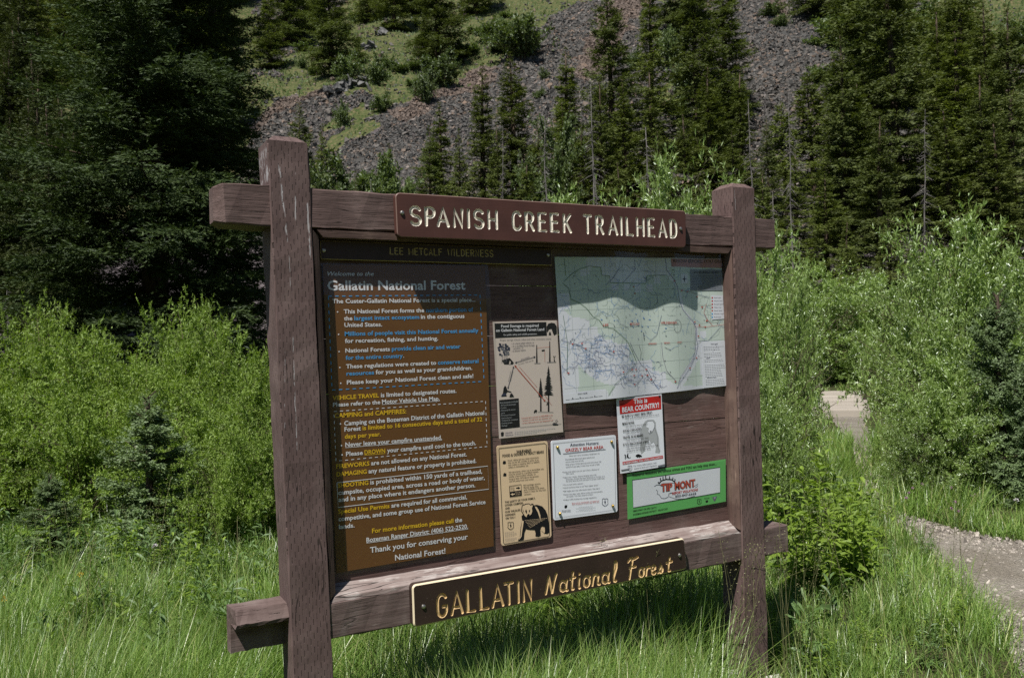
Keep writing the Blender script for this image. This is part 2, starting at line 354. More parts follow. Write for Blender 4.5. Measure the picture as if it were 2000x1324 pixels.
print('rocks', len(X))

# the trail: gravel from the right foreground round to the footbridge
upper = [(2250,1100),(2100,1078),(2000,1060),(1920,1048),(1850,1036),(1800,1020),(1752,1004),(1722,985),(1705,950),(1700,915),(1702,880),(1698,850),(1686,818),(1672,806)]
lower = [(2060,1420),(1985,1300),(1950,1235),(1905,1190),(1860,1145),(1815,1092),(1760,1034),(1716,1000),(1690,955),(1676,915),(1665,880),(1648,850),(1624,818),(1614,806)]
def resample(pts, n):
    p = np.array([on_z(a, b, .03)[:2] for a, b in pts]); d = np.concatenate([[0], np.cumsum(np.linalg.norm(np.diff(p, axis=0), axis=1))])
    t = np.linspace(0, d[-1], n); return np.stack([np.interp(t, d, p[:, 0]), np.interp(t, d, p[:, 1])], -1)
UP, LO = resample(upper, 90), resample(lower, 90)
PATH_POLY = [tuple(q) for q in UP]+[tuple(q) for q in LO[::-1]]
k = np.linspace(0, 1, 13)[None, :, None]; G2 = UP[:, None, :]*(1-k)+LO[:, None, :]*k
jit = (fbm(G2[..., 0]*4, G2[..., 1]*4, 3)-.5)*.22
e = np.zeros(13); e[0] = e[-1] = 1; cr = np.sin(np.linspace(0, math.pi, 13))*.02
wv = UP-LO; wv /= np.linalg.norm(wv, axis=1)[:, None]
G2 = G2+wv[:, None, :]*(jit*e[None, :])[..., None]
G3 = np.concatenate([G2, (ground_z(G2[..., 0], G2[..., 1])+.012+cr[None, :])[..., None]], -1)
i = np.arange(89)[:, None]*13+np.arange(12)[None, :]
g = MB(); g.add(G3.reshape(-1, 3), np.stack([i, i+13, i+14, i+1], -1).reshape(-1, 4)); put(g.build('path', M_GRAVEL, smooth=True), kind='structure')
n = 22000
a = RNG.random(n)**1.3*54; b = RNG.random(n); ia = a.astype(int); fa = (a-ia)[:, None]
C = (UP[ia]*(1-fa)+UP[ia+1]*fa)*(1-b[:, None])+(LO[ia]*(1-fa)+LO[ia+1]*fa)*b[:, None]
S = np.clip(np.exp(RNG.normal(-4.5, .45, n)), .005, .05)
V, F = rocks(np.stack([C[:, 0], C[:, 1], ground_z(C[:, 0], C[:, 1])+.018+S*.12], -1), S, RNG)
def pebble_mat():
    t = NT('path_pebbles'); rnd = t.n('NewGeometry').outputs['Random Per Island']
    return t.surf(t.n('BsdfPrincipled', Base_Color=t.mix(rnd, (.13, .115, .10, 1), (.50, .45, .40, 1)), Roughness=.9, Specular_IOR_Level=.2))
g = MB(); g.add(V, F); put(g.build('path_gravel', pebble_mat()), kind='stuff')

# footbridge at the far end of the visible trail
t = NT('bridge_planks'); n_ = t.noise(t.mapped(t.obj(), (.2, 1, 1)), 30, 4.0); r_ = t.n('NewGeometry').outputs['Random Per Island']
M_PLANK = t.surf(t.n('BsdfPrincipled', Base_Color=t.mix(t.ramp(n_, .3, .7), t.mix(r_, (.33, .29, .245, 1), (.47, .42, .36, 1)), t.mix(r_, (.36, .32, .27, 1), (.42, .38, .33, 1))), Roughness=.85))
p0 = on_z(1642, 809, .1); p1 = on_z(1650, 742, .1); dr = (p1-p0)[:2]; Lb = 7.5; dr /= np.linalg.norm(dr)
br = empty('footbridge', (p0[0], p0[1], ground_z(p0[0], p0[1])), math.atan2(dr[1], dr[0])-math.pi/2)
put(br, 'pale plank footbridge where the trail passes between the willows', 'footbridge')
g = MB()
for q in range(48):
    y = q*.155; o = RNG.uniform(-.02, .02); g.box((-.55+o, y, .11), (.55+o, y+.138, .15+RNG.uniform(0, .012)))
g.build('deck', M_PLANK, br)
g = MB(); g.box((-.55, -.035, -.12), (.55, -.002, .148)); g.build('front_board', M_PLANK, br)
for s in (-.46, .36): g = MB(); g.box((s, 0.02, -.1), (s+.12, Lb-.05, .108)); g.build('stringer', M_PLANK, br)
M_DARKPOST = wood('bridge_posts', 'z', (.06, .045, .04, 1), (.04, .03, .026, 1), (.14, .11, .1, 1), .6)
for y in (3.2, 5.2, 7.3):
    g = MB(); g.box((.46, y, .16), (.545, y+.09, 1.0)); g.build('railing_post', M_DARKPOST, br)
g = MB(); g.box((.465, 3.1, 1.002), (.54, 7.45, 1.05)); g.build('handrail', M_DARKPOST, br)

# ------------------------------------------------------------------ the kiosk
WD = 2.0821; PS = 0.14; ZT = 2.1846; ZTB = 2.0469; ZB = 0.744; ZBB = 0.6106; PANEL_Y = 0.064
S1 = [(0.03, 2.20, 0.045, 1.97, .0040, .46), (0.072, 2.17, 0.072, 2.05, .0028, .5), (0.112, 2.10, 0.116, 1.91, .0034, .46), (0.06, 1.86, 0.062, 1.72, .0012, .46)]
def lp(px, py): q = on_y(px, py, 0); return q[0], q[2]
S1 = []
for a, b, wd, th in (((545,318),(561,472),.0042,.47), ((577,338),(577,430),.003,.5), ((600,395),(606,505),.0036,.46), ((565,500),(567,560),.0012,.42), ((557,655),(556,862),.0012,.5), ((572,658),(580,880),.0016,.44), ((523,285),(527,352),.003,.5)):
    A, B = lp(*a), lp(*b); S1.append((A[0], A[1], B[0], B[1], wd, th))
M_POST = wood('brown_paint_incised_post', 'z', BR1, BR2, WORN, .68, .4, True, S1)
M_POST2 = wood('brown_paint_incised_post_painted_sun', 'z', (.160, .107, .100, 1), (.122, .080, .075, 1), WORN, .68, .4, True, [(2.10, 2.31, 2.103, 2.2, .0014, .4)])  # lighter copy of the post paint, sunlight on the right post put into colour
M_BEAM = wood('brown_paint_rough_beam', 'x', (.145, .097, .090, 1), (.10, .066, .061, 1), WORN, .68, 1.2, checks=.6)
M_RAIL = wood('brown_paint_worn_rail', 'x', (.15, .108, .100, 1), (.105, .072, .066, 1), (.36, .30, .28, 1), .62, .7, checks=.45)
M_TRIM = wood('brown_paint_trim', 'z', (.13, .082, .07, 1), (.095, .06, .052, 1), (.30, .21, .17, 1), .6, .7)
M_TRIMH = wood('brown_paint_trim_flat', 'x', (.13, .082, .07, 1), (.095, .06, .052, 1), (.30, .21, .17, 1), .6, .7)
M_CAP = wood('worn_rail_top', 'x', (.30, .245, .23, 1), (.19, .14, .13, 1), (.48, .44, .42, 1), .5, 1.0)
M_PANEL = wood('brown_paint_panel_boards', 'x', (.175, .107, .096, 1), (.132, .078, .070, 1), (.32, .25, .23, 1), .6, .8, checks=.25)

kiosk = put(empty('information_kiosk', (0, 0, 0)), 'brown timber trailhead notice board on two square posts', 'notice board')
def timber(rings, mat, name, jit=.0012, cap=True, seed=1):
    """loft of 8-gon (chamfered) sections given as arrays of points"""
    rg = np.random.default_rng(seed); R = np.array(rings, float); n = R.shape[1]; k = len(R)
    R[1:-1] += rg.normal(0, jit, R[1:-1].shape)
    i = np.arange(k-1)[:, None]*n; j = np.arange(n)[None, :]; j2 = (j+1) % n
    g = MB(); g.add(R.reshape(-1, 3), np.stack([i+j, i+j2, i+n+j2, i+n+j], -1).reshape(-1, 4))
    if cap:
        g.V.append(np.zeros((0, 3))); g.F.append(np.array([list(range(n-1, -1, -1))])); g.M.append(0)
        g.V.append(np.zeros((0, 3))); g.F.append(np.array([[(k-1)*n+q for q in range(n)]])); g.M.append(0)
    return g.build(name, mat, kiosk)
def oct_(x0, x1, y0, y1, c):
    return [(x0+c, y0), (x1-c, y0), (x1, y0+c), (x1, y1-c), (x1-c, y1), (x0+c, y1), (x0, y1-c), (x0, y0+c)]
def post(x0, k, ztop, mat, seed):
    rings = []
    zs = list(np.linspace(-.35, ztop, 40))
    for z in zs:
        dx = x0+k*(z-1.5); rings.append([(a, b, z) for a, b in oct_(dx, dx+PS, 0, PS, .004)])
    for z, c in ((ztop+.001, .003), (ztop+.022, .028)):
        dx = x0+k*(z-1.5); rings.append([(a, b, z) for a, b in oct_(dx+c, dx+PS-c, c, PS-c, .004)])
    rings[-1] = [(a, b, c) for a, b, c in rings[-1]]
    return timber(rings, mat, 'post', .0011, True, seed)
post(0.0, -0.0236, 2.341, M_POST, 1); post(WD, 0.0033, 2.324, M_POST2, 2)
def beam(x0, x1, y0, y1, z0, z1, c, endc, mat, name, seed, jit=.0014):
    xs = [x0, x0+endc]+list(np.linspace(x0+endc+.06, x1-endc-.06, 44))+[x1-endc, x1]
    rings = []
    for q, x in enumerate(xs):
        e = endc if q in (0, len(xs)-1) else 0.0
        rings.append([(x, a, b) for a, b in oct_(y0+e, y1-e, z0+e*.35, z1-e*.35, c)][::-1])
    return timber(rings, mat, name, jit, True, seed)
beam(-.196, 2.383, .005, .135, ZTB, ZT, .004, .03, M_BEAM, 'top_beam', 3, .0017)
# lower rail: the stretch between the posts and its two ends, the near end undercut below its worn top
beam(.06, 2.380, .006, .134, ZBB+.002, ZB-.004, .005, .006, M_RAIL, 'bottom_beam', 4)
g = MB()
y0, y1 = .018, .132; xs = np.linspace(-.166, .055, 12); prof = [(y0+.085, .598), (y0+.085, .700), (y0+.004, .700), (y0, .712), (y0+.03, .752), (y1, .757), (y1, .60)]
rg = np.random.default_rng(8); R = np.array([[(x, a+rg.normal(0, .001), b+rg.normal(0, .001)) for a, b in prof] for x in xs]); R[0, 3:5, 0] += .012; R[0, :3, 0] += .006
n = len(prof); i = np.arange(len(xs)-1)[:, None]*n; j = np.arange(n)[None, :]; j2 = (j+1) % n
g.add(R.reshape(-1, 3), np.stack([i+j, i+n+j, i+n+j2, i+j2], -1).reshape(-1, 4)); g.V.append(np.zeros((0, 3))); g.F.append(np.array([list(range(n))])); g.M.append(0)
g.build('bottom_beam_end', M_RAIL, kiosk)
# bevelled trim round the opening
XL, XR, TL, TR = .141, WD-.001, 0.030, 0.010
def trim(P4, mat, name):
    g = MB(); g.add(P4, [(0,1,2,3),(7,6,5,4),(0,4,5,1),(1,5,6,2),(2,6,7,3),(3,7,4,0)]); g.build(name, mat, kiosk)
fy, by = .004, PANEL_Y-.002
def bar(a, b, nrm, w, mat, name, lip=.014):
    """mitred strip from a to b in the xz plane, nrm pointing into the opening"""
    a, b, nrm = np.array(a), np.array(b), np.array(nrm); d = (b-a)/np.linalg.norm(b-a)
    ai, bi = a+nrm*w+d*w*.9, b+nrm*w-d*w*.9; a2, b2 = a+nrm*.004+d*.004, b+nrm*.004-d*.004
    F = [(p[0], y, p[1]) for p, y in ((a2, fy), (b2, fy), (bi, fy+lip), (ai, fy+lip))]; B = [(p[0], by, p[1]) for p in (a2, b2, bi, ai)]
    trim(F+B, mat, name)
bar((XL, ZTB-.001), (XR, ZTB-.001), (0, -1), .030, M_TRIMH, 'top_trim', .002)
bar((XR-.0005, ZTB-.003), (XR-.0005, ZB+.002), (-1, 0), .024, M_TRIM, 'side_trim', .03)
bar((XL-.014, ZTB-.003), (XL+.016, ZB+.002), (1, 0), .026, M_TRIM, 'side_trim', .012)
# bottom strip: light worn upper face sloping up to the panel
g = MB(); xs = np.linspace(XL+.022, XR-.006, 40); rg = np.random.default_rng(5)
prof = [(.008, ZB-.006), (.012, ZB+.010), (by, ZB+.044), (by, ZB-.006)]
R = np.array([[(x, a+rg.normal(0, .0009), b+rg.normal(0, .0009)) for a, b in prof] for x in xs]); R[:3, 1:3, 0] += np.array([.016, .008, .002])[:, None]; R[-3:, 1:3, 0] -= np.array([.002, .008, .016])[:, None]
n = 4; i = np.arange(len(xs)-1)[:, None]*n; j = np.arange(n)[None, :]; j2 = (j+1) % n
g.add(R.reshape(-1, 3), np.stack([i+j, i+n+j, i+n+j2, i+j2], -1).reshape(-1, 4))
for q in (0, len(xs)-1): g.V.append(np.zeros((0, 3))); g.F.append(np.array([[q*4+z for z in ((0, 1, 2, 3) if q == 0 else (3, 2, 1, 0))]])); g.M.append(0)
g.build('bottom_trim', M_CAP, kiosk)
# panel of horizontal boards
g = MB(); rg = np.random.default_rng(11)
edges = [.705, .862, 1.065, 1.262, 1.462, 1.66, 1.86, 2.05]
for a, b in zip(edges[:-1], edges[1:]):
    o = rg.uniform(0, .0025); g.box((.12, PANEL_Y+o, a+.0012), (WD+.02, PANEL_Y+.02, b-.0012))
g.build('panel', M_PANEL, kiosk)

# ------------------------------------------------------------------ routed name boards
def arc(cx, cy, rx, ry, a0, a1, n=9):
    return [(cx+rx*math.cos(math.radians(a)), cy+ry*math.sin(math.radians(a))) for a in np.linspace(a0, a1, n)]
GL = {'S': [arc(.5,.745,.45,.255,25,270)+arc(.5,.245,.45,.245,90,-155)[1:]], 'P': [[(.08,0),(.08,1)]+[(.5,1)]+arc(.5,.74,.42,.26,90,-90)+[(.08,.48)]],
 'A': [[(0,0),(.5,1),(1,0)], [(.17,.3),(.83,.3)]], 'N': [[(.06,0),(.06,1),(.94,0),(.94,1)]], 'I': [[(.5,0),(.5,1)]], 'H': [[(.08,0),(.08,1)], [(.92,0),(.92,1)], [(.08,.5),(.92,.5)]],
 'C': [arc(.52,.68,.44,.32,25,180)+arc(.52,.32,.44,.32,180,335)], 'R': [[(.08,0),(.08,1),(.5,1)]+arc(.5,.74,.4,.26,90,-90)+[(.08,.48)], [(.5,.48),(.95,0)]],
 'E': [[(.92,1),(.1,1),(.1,0),(.95,0)], [(.1,.53),(.8,.53)]], 'K': [[(.08,0),(.08,1)], [(.9,1),(.08,.42)], [(.34,.6),(.95,0)]], 'T': [[(0,1),(1,1)], [(.5,1),(.5,0)]],
 'L': [[(.1,1),(.1,0),(.95,0)]], 'D': [[(.08,0),(.08,1),(.42,1)]+arc(.42,.66,.5,.34,90,0,6)+arc(.42,.34,.5,.34,0,-90,6)+[(.08,0)]],
 'G': [arc(.52,.68,.44,.32,30,180)+arc(.52,.32,.44,.32,180,360)+[(.96,.45),(.58,.45)]],
 'M': [[(.04,0),(.04,1),(.5,.3),(.96,1),(.96,0)]], 'F': [[(.9,1),(.1,1),(.1,0)], [(.1,.53),(.75,.53)]], 'W': [[(0,1),(.25,0),(.5,.85),(.75,0),(1,1)]],
 # slanted hand lettering
 'nN': [[(-.02,.02),(.16,.5),(.30,1.0)], [(.30,1.0),(.44,.5),(.60,.02)], [(.60,.02),(.80,.6),(1.05,1.06)]],
 'a': [arc(.42,.36,.40,.36,40,330,10)+[(.86,.66)], [(.9,.74),(.72,.2)]+arc(.88,.14,.16,.14,180,300,5)],
 't': [[(.62,1.25),(.36,.25)]+arc(.54,.16,.18,.16,180,310,5), [(.12,.78),(.98,.86)]],
 'i': [[(.5,.74),(.36,.2)]+arc(.56,.15,.2,.15,180,300,5), [(.58,1.02),(.6,1.05)]],
 'o': [arc(.5,.37,.42,.37,60,420,14)+[(1.0,.7)]],
 'n': [[(.22,.76),(.04,.0)], [(.1,.3)]+arc(.46,.5,.26,.26,150,20,6)+[(.6,.2)]+arc(.78,.13,.16,.13,180,300,4)],
 'l': [[(.30,.3)]+[(.72,1.0)]+arc(.62,1.28,.14,.2,10,170,6)+[(.30,.4)]+arc(.5,.16,.2,.16,180,310,5)],
 'fF': [[(.52,1.0),(.30,.5),(.12,-.02)], [(.02,.88),(.3,1.04),(.7,.98),(1.02,1.06)], [(.16,.55),(.78,.58)]],
 'r': [[(.3,.76),(.1,0)], [(.16,.34),(.4,.62),(.62,.74),(.95,.66)]],
 'e': [[(.14,.36),(.5,.42)]+arc(.46,.56,.34,.2,-20,180,7)+arc(.5,.34,.4,.34,180,320,7)],
 's': [[(.02,.04),(.4,.44),(.66,.78)]+[(.6,.56)]+arc(.52,.24,.3,.22,50,-170,7)]}
def tube_pts(mb, P, r, Y):
    P = np.array(P, float)
    Q = [P[0]]
    for a, b in zip(P[:-1], P[1:]):
        if np.linalg.norm(b-a) > 1e-5: Q.append(b)
    P = np.array(Q)
    d0 = P[1]-P[0]; d0 /= np.linalg.norm(d0); d1 = P[-1]-P[-2]; d1 /= np.linalg.norm(d1)
    P = np.concatenate([[P[0]-d0*r*.75, P[0]-d0*r*.45], P, [P[-1]+d1*r*.45, P[-1]+d1*r*.75]])
    T = np.gradient(P, axis=0); T /= np.linalg.norm(T, axis=1)[:, None]; Nn = np.stack([-T[:, 1], T[:, 0]], -1)
    # widen at corners so that the groove keeps its width
    for q in range(1, len(P)-1):
        a = P[q]-P[q-1]; b = P[q+1]-P[q]; c = a@b/(np.linalg.norm(a)*np.linalg.norm(b)+1e-12); Nn[q] /= max(.6, math.sqrt(max(.05, (1+c)/2)))
    rr = np.full(len(P), r); rr[[0, -1]] = r*.25; rr[[1, -2]] = r*.82; 
    th = np.arange(8)*2*math.pi/8+.2
    V = np.array([[(p[0]+nn[0]*q*math.cos(t), Y+.85*q*math.sin(t), p[1]+nn[1]*q*math.cos(t)) for t in th] for p, nn, q in zip(P, Nn, rr)])
    k = len(P); i = np.arange(k-1)[:, None]*8; j = np.arange(8)[None, :]; j2 = (j+1) % 8
    mb.add(V.reshape(-1, 3), np.stack([i+j, i+j2, i+8+j2, i+8+j], -1).reshape(-1, 4))
    b = mb.n-k*8
    for f in (list(range(b+7, b-1, -1)), list(range(b+(k-1)*8, b+k*8))): mb.V.append(np.zeros((0, 3))); mb.F.append(np.array([f])); mb.M.append(0)
def routed_board(name, corners, yf, thick, rad, bev, mats, strokes, r, label, bolts, seed):
    """board with rounded corners, bevelled front edge, letters cut into its face (materials: face, cut, edge)"""
    tl, tr, brr, bl = [np.array(q) for q in corners]
    def outline(ins):
        out = []; rad2 = max(rad-ins, .002); cs = [bl, brr, tr, tl]; n = 4
        for q in range(4):
            c = cs[q]; a = cs[q-1]-c; b = cs[(q+1) % 4]-c; a /= np.linalg.norm(a); b /= np.linalg.norm(b)
            ctr = c+(a+b)*(ins+rad2)
            for s in range(6):
                t = s/5*math.pi/2; out.append(ctr-b*rad2*math.cos(t)-a*rad2*math.sin(t))
        return out
    g = MB(); rings = [(outline(0), yf+thick), (outline(0), yf+bev), (outline(bev), yf)]
    R = np.array([[(p[0], y, p[1]) for p in o] for o, y in rings]); n = R.shape[1]
    i = np.arange(n); i2 = (i+1) % n
    g.add(R.reshape(-1, 3), np.stack([i, i2, n+i2, n+i], -1), 0)
    g.V.append(np.zeros((0, 3))); g.F.append(np.stack([n+i, n+i2, 2*n+i2, 2*n+i], -1)); g.M.append(2)
    g.V.append(np.zeros((0, 3))); g.F.append(np.array([list(range(2*n, 3*n))])); g.M.append(0)
    g.V.append(np.zeros((0, 3))); g.F.append(np.array([list(range(n-1, -1, -1))])); g.M.append(0)
    o = g.build(name, mats); put(o, label, 'sign')
    ok = False
    cut = MB()
    for s in strokes: tube_pts(cut, s, r, yf)
    c = cut.build('cutter', [mats[1]])
    for f in (o, c):
        import bmesh
        bm = bmesh.new(); bm.from_mesh(f.data); bmesh.ops.recalc_face_normals(bm, faces=bm.faces); bm.to_mesh(f.data); bm.free()
    md = o.modifiers.new('b', 'BOOLEAN'); md.operation = 'DIFFERENCE'; md.object = c; md.solver = 'EXACT'; md.use_self = True; md.material_mode = 'TRANSFER'
    bpy.context.view_layer.update()
    dg = bpy.context.evaluated_depsgraph_get(); me = bpy.data.meshes.new_from_object(o.evaluated_get(dg)); o.modifiers.clear()
    print(name, 'cut', len(o.data.polygons), '->', len(me.polygons), [mm.name for mm in me.materials])
    if len(me.polygons) > 60: o.data = me
    bpy.data.objects.remove(c)
    for (bx, bz) in bolts:
        b = MB(); th = np.arange(10)*2*math.pi/10
        for rr, yy in ((.0085, yf-.0005), (.0075, yf-.004), (.004, yf-.006)): b.V.append(np.stack([bx+rr*np.cos(th), np.full(10, yy), bz+rr*np.sin(th)], -1))
        b.n = 30
        for q in (0, 10): b.F.append(np.stack([q+np.arange(10), q+10+np.arange(10), q+10+(np.arange(10)+1) % 10, q+(np.arange(10)+1) % 10], -1)); b.M.append(0)
        b.F.append(np.array([list(range(20, 30))])); b.M.append(0)
        b.build('bolt_head', M_STEEL, o)
    return o
M_STEEL = plain('galvanised_bolt', (.45, .43, .40, 1), .35, .5, .9)
def board_paint(name, c1, c2, rough):
    t = NT(name); co = t.obj(); mv = t.mapped(co, (.06, 1, 1)); a = t.noise(mv, 120, 4.0); b = t.noise(co, 12, 4.0)
    c = t.mix(t.ramp(b, .3, .7), c1, c2); c = t.mix(t.math('MULTIPLY', t.ramp(t.noise(co, 160, 2.0), .68, .74), .25), c, WORN)
    return t.surf(t.n('BsdfPrincipled', Base_Color=c, Roughness=rough, Specular_IOR_Level=.35, Normal=t.n('Bump', Strength=.25, Distance=.001, Height=a).outputs[0]))
def letter_paint(name, c1, c2, chip):
    t = NT(name); co = t.obj(); a = t.noise(co, 70, 4.0); b = t.noise(co, 26, 4.0)
    c = t.mix(t.ramp(a, .4, .7), c1, c2); c = t.mix(t.ramp(b, chip, chip+.05), c, (.10, .07, .055, 1))
    return t.surf(t.n('BsdfPrincipled', Base_Color=c, Roughness=.6, Specular_IOR_Level=.3))
M_B1 = board_paint('upper_board_paint', (.098, .042, .034, 1), (.078, .034, .028, 1), .5)
M_B2 = board_paint('lower_board_paint', (.045, .027, .023, 1), (.036, .022, .019, 1), .42)
M_B3 = board_paint('small_board_paint', (.06, .035, .03, 1), (.045, .027, .023, 1), .55)
M_L1 = letter_paint('cream_letter_paint', (.80, .76, .66, 1), (.66, .61, .52, 1), .66)
M_L2 = letter_paint('ochre_letter_paint', (.62, .44, .22, 1), (.54, .37, .18, 1), .8)
M_L3 = letter_paint('dull_letter_paint', (.62, .48, .22, 1), (.5, .39, .18, 1), .9)
M_E2 = plain('cream_board_edge', (.80, .68, .48, 1), .5, .3)
M_E1 = plain('brown_board_edge', (.20, .13, .11, 1), .5, .3)

def lay(table, y, base, top):
    """letters placed by their left and right ends along the board"""
    out = []
    for ch, a, b in table:
        p0 = on_y(a, base(a), y); p1 = on_y(b, base(b), y); pt = on_y((a+b)/2, top((a+b)/2), y)
        h = pt[2]-(p0[2]+p1[2])/2
        for s in GL[ch]: out.append([(p0[0]+(p1[0]-p0[0])*q[0], p0[2]+(p1[2]-p0[2])*q[0]+h*q[1]) for q in s])
    return out
A = lambda q: 400+q/3.31
B = lambda q: 1000+q/3.31
tb = [('S',A(1330),A(1398)),('P',A(1428),A(1490)),('A',A(1508),A(1575)),('N',A(1610),A(1668)),('I',A(1697),A(1715)),('S',A(1742),A(1803)),('H',A(1832),A(1892)),
      ('C',B(4),B(60)),('R',B(88),B(143)),('E',B(172),B(223)),('E',B(250),B(303)),('K',B(333),B(383)),('T',B(467),B(512)),('R',B(545),B(592)),('A',B(628),B(680)),('I',B(700),B(715)),('L',B(739),B(783)),('H',B(806),B(855)),('E',B(880),B(922)),('A',B(952),B(998)),('D',B(1023),B(1066))]
Y1 = -.026
st = lay(tb, Y1, lambda x: 438.5+(x-800)*.0480, lambda x: 404+(x-800)*.0505)
cs = [on_y(772, 376, Y1)[[0, 2]], on_y(1340, 412, Y1)[[0, 2]], on_y(1340, 484, Y1)[[0, 2]], on_y(776, 463, Y1)[[0, 2]]]
bo = [tuple(on_y(785, 416, Y1)[[0, 2]]), tuple(on_y(1329, 447, Y1)[[0, 2]])]
routed_board('wooden_sign', cs, Y1, .0245, .018, .003, [M_B1, M_L1, M_E1], st, .0062, 'brown board with cream carved letters SPANISH CREEK TRAILHEAD, on the top beam', bo, 1)
A = lambda q: 400+q/3.333
B = lambda q: 950+q/3.077
Y2 = -.028
base = lambda x: 1205-(x-855)*.1850; top = lambda x: 1162-(x-855)*.172
tb = [('G',A(1512),A(1578)),('A',A(1608),A(1678)),('L',A(1706),A(1762)),('L',A(1792),A(1848)),('A',A(1874),A(1942)),('T',B(112),B(162)),('I',B(186),B(200)),('N',B(222),B(274))]
st = lay(tb, Y2, base, top)
base2 = lambda x: 1160-(x-1066)*.188
tb = [('nN',B(358),B(420))]; st += lay(tb, Y2, base2, lambda x: 1125-(x-1070)*.17)
lc = [('a',B(440),B(490)),('t',B(500),B(536)),('i',B(545),B(572)),('o',B(580),B(624)),('n',B(634),B(690)),('a',B(694),B(742)),('l',B(752),B(796))]
st += lay(lc, Y2, base2, lambda x: base2(x)-27+(x-1080)*.01)
st += lay([('fF',B(852),B(912))], Y2, base2, lambda x: base2(x)-37)
lc = [('o',B(914),B(950)),('r',B(956),B(986)),('e',B(990),B(1022)),('s',B(1030),B(1066)),('t',B(1078),B(1118))]
st += lay(lc, Y2, base2, lambda x: base2(x)-21)
cs = [on_y(805, 1142, Y2)[[0, 2]], on_y(1337, 1050, Y2)[[0, 2]], on_y(1343, 1111, Y2)[[0, 2]], on_y(808, 1226, Y2)[[0, 2]]]
bo = [tuple(on_y(827, 1184, Y2)[[0, 2]]), tuple(on_y(1327, 1084, Y2)[[0, 2]])]
routed_board('wooden_sign', cs, Y2, .033, .016, .0055, [M_B2, M_L2, M_E2], st, .0060, 'dark brown board with gold letters GALLATIN National Forest, on the lower rail', bo, 2)
Y3 = .044
A = lambda q: 400+q/3.31
words = [('LEE',1197,1282),('METCALF',1320,1535),('WILDERNESS',1572,1865)]; tb = []
for wd, a, b in words:
    n = len(wd); wt = [.45 if c == 'I' else 1.25 if c in 'MW' else 1.0 for c in wd]; gap = .42; tot = sum(wt)+gap*(n-1); x = a
    for c, q in zip(wd, wt): tb.append((c, A(x), A(x+(b-a)*q/tot))); x += (b-a)*(q+gap)/tot
st = lay(tb, Y3, lambda x: 496.5+(x-761)*.026, lambda x: 484+(x-761)*.026)
zt = 2.010; zb_ = on_y(1010, 517, Y3)[2]; xl = .168; xr = on_y(1078, 500, Y3)[0]
routed_board('wooden_sign', [(xl, zt), (xr, zt), (xr, zb_), (xl, zb_)], Y3, .0195, .004, .002, [M_B3, M_L3, M_B3], st, .0021, 'narrow dark board reading LEE METCALF WILDERNESS, shaded under the top beam', [tuple(on_y(632, 489, Y3)[[0, 2]]), tuple(on_y(1070, 498, Y3)[[0, 2]])], 3)

# ------------------------------------------------------------------ notices: printed sheets, plates, the map
M_SCREW = plain('brass_screw', (.55, .38, .12, 1), .3, .5, 1.0)
def ink(name, c, rough=.55): return plain('ink_'+name, c, rough, .3)
INK = {k: ink(k, srgb(*v)) for k, v in dict(white=(236,236,240), blue=(84,168,228), yellow=(236,192,40), black=(24,24,28), grey=(120,120,126), lgrey=(176,180,184), red=(196,40,36), brick=(196,84,62),
       green=(104,186,104), cream=(224,198,164), pale=(232,236,245), pink=(190,140,142), mapgreen=(212,226,218), mapblue=(122,160,210), mapnavy=(74,84,130), mapgrey=(150,165,160), sheetgrey=(130,136,146),
       peach=(222,208,198), brown=(98,58,24), purple=(110,104,130), mapline=(60,110,70), rosered=(196,70,62), navy=(50,56,80)).items()}
INK['brown'] = ink('brown', (.150, .066, .018, 1), .5)
IK = list(INK); IX = {k: i for i, k in enumerate(IK)}
def clear_film():
    t = NT('clear_plastic_film'); co = t.obj()
    bp = t.n('Bump', Strength=.35, Distance=.01, Height=t.noise(co, 7, 2.0))
    tr = t.n('BsdfTransparent', Color=(.985, .985, .985, 1)); gl = t.n('BsdfGlossy', Roughness=.06, Color=(.9, .95, 1, 1), Normal=bp.outputs[0])
    fr = t.math('MULTIPLY_ADD', t.math('POWER', t.n('LayerWeight', Blend=.5, Normal=bp.outputs[0]).outputs['Facing'], 5.0), .7, .03); mx = t.n('MixShader', Fac=fr); t.set(mx, 'i1', tr); t.set(mx, 'i2', gl)
    df = t.n('BsdfDiffuse', Color=(.55, .57, .6, 1)); m2 = t.n('MixShader', Fac=.008); t.set(m2, 'i1', mx); t.set(m2, 'i2', df)
    return t.surf(m2)
M_FILM = clear_film()
_glyph = {}
def text_mesh(s, bold, ital):
    key = (s, bold, ital)
    if key in _glyph: return _glyph[key]
    cu = bpy.data.curves.new('t', 'FONT'); cu.body = s; cu.size = 1.0; cu.resolution_u = 2; cu.offset = bold; cu.shear = ital
    ob = bpy.data.objects.new('t', cu); COL.objects.link(ob); me = bpy.data.meshes.new_from_object(ob)
    V = np.zeros(len(me.vertices)*3); me.vertices.foreach_get('co', V); V = V.reshape(-1, 3)[:, :2]
    F = [list(p.vertices) for p in me.polygons]
    bpy.data.objects.remove(ob); bpy.data.curves.remove(cu); bpy.data.meshes.remove(me)
    x0, x1 = V[:, 0].min(), V[:, 0].max(); V[:, 0] = (V[:, 0]-x0)/(x1-x0); V[:, 1] /= .70
    _glyph[key] = (V, F); return V, F
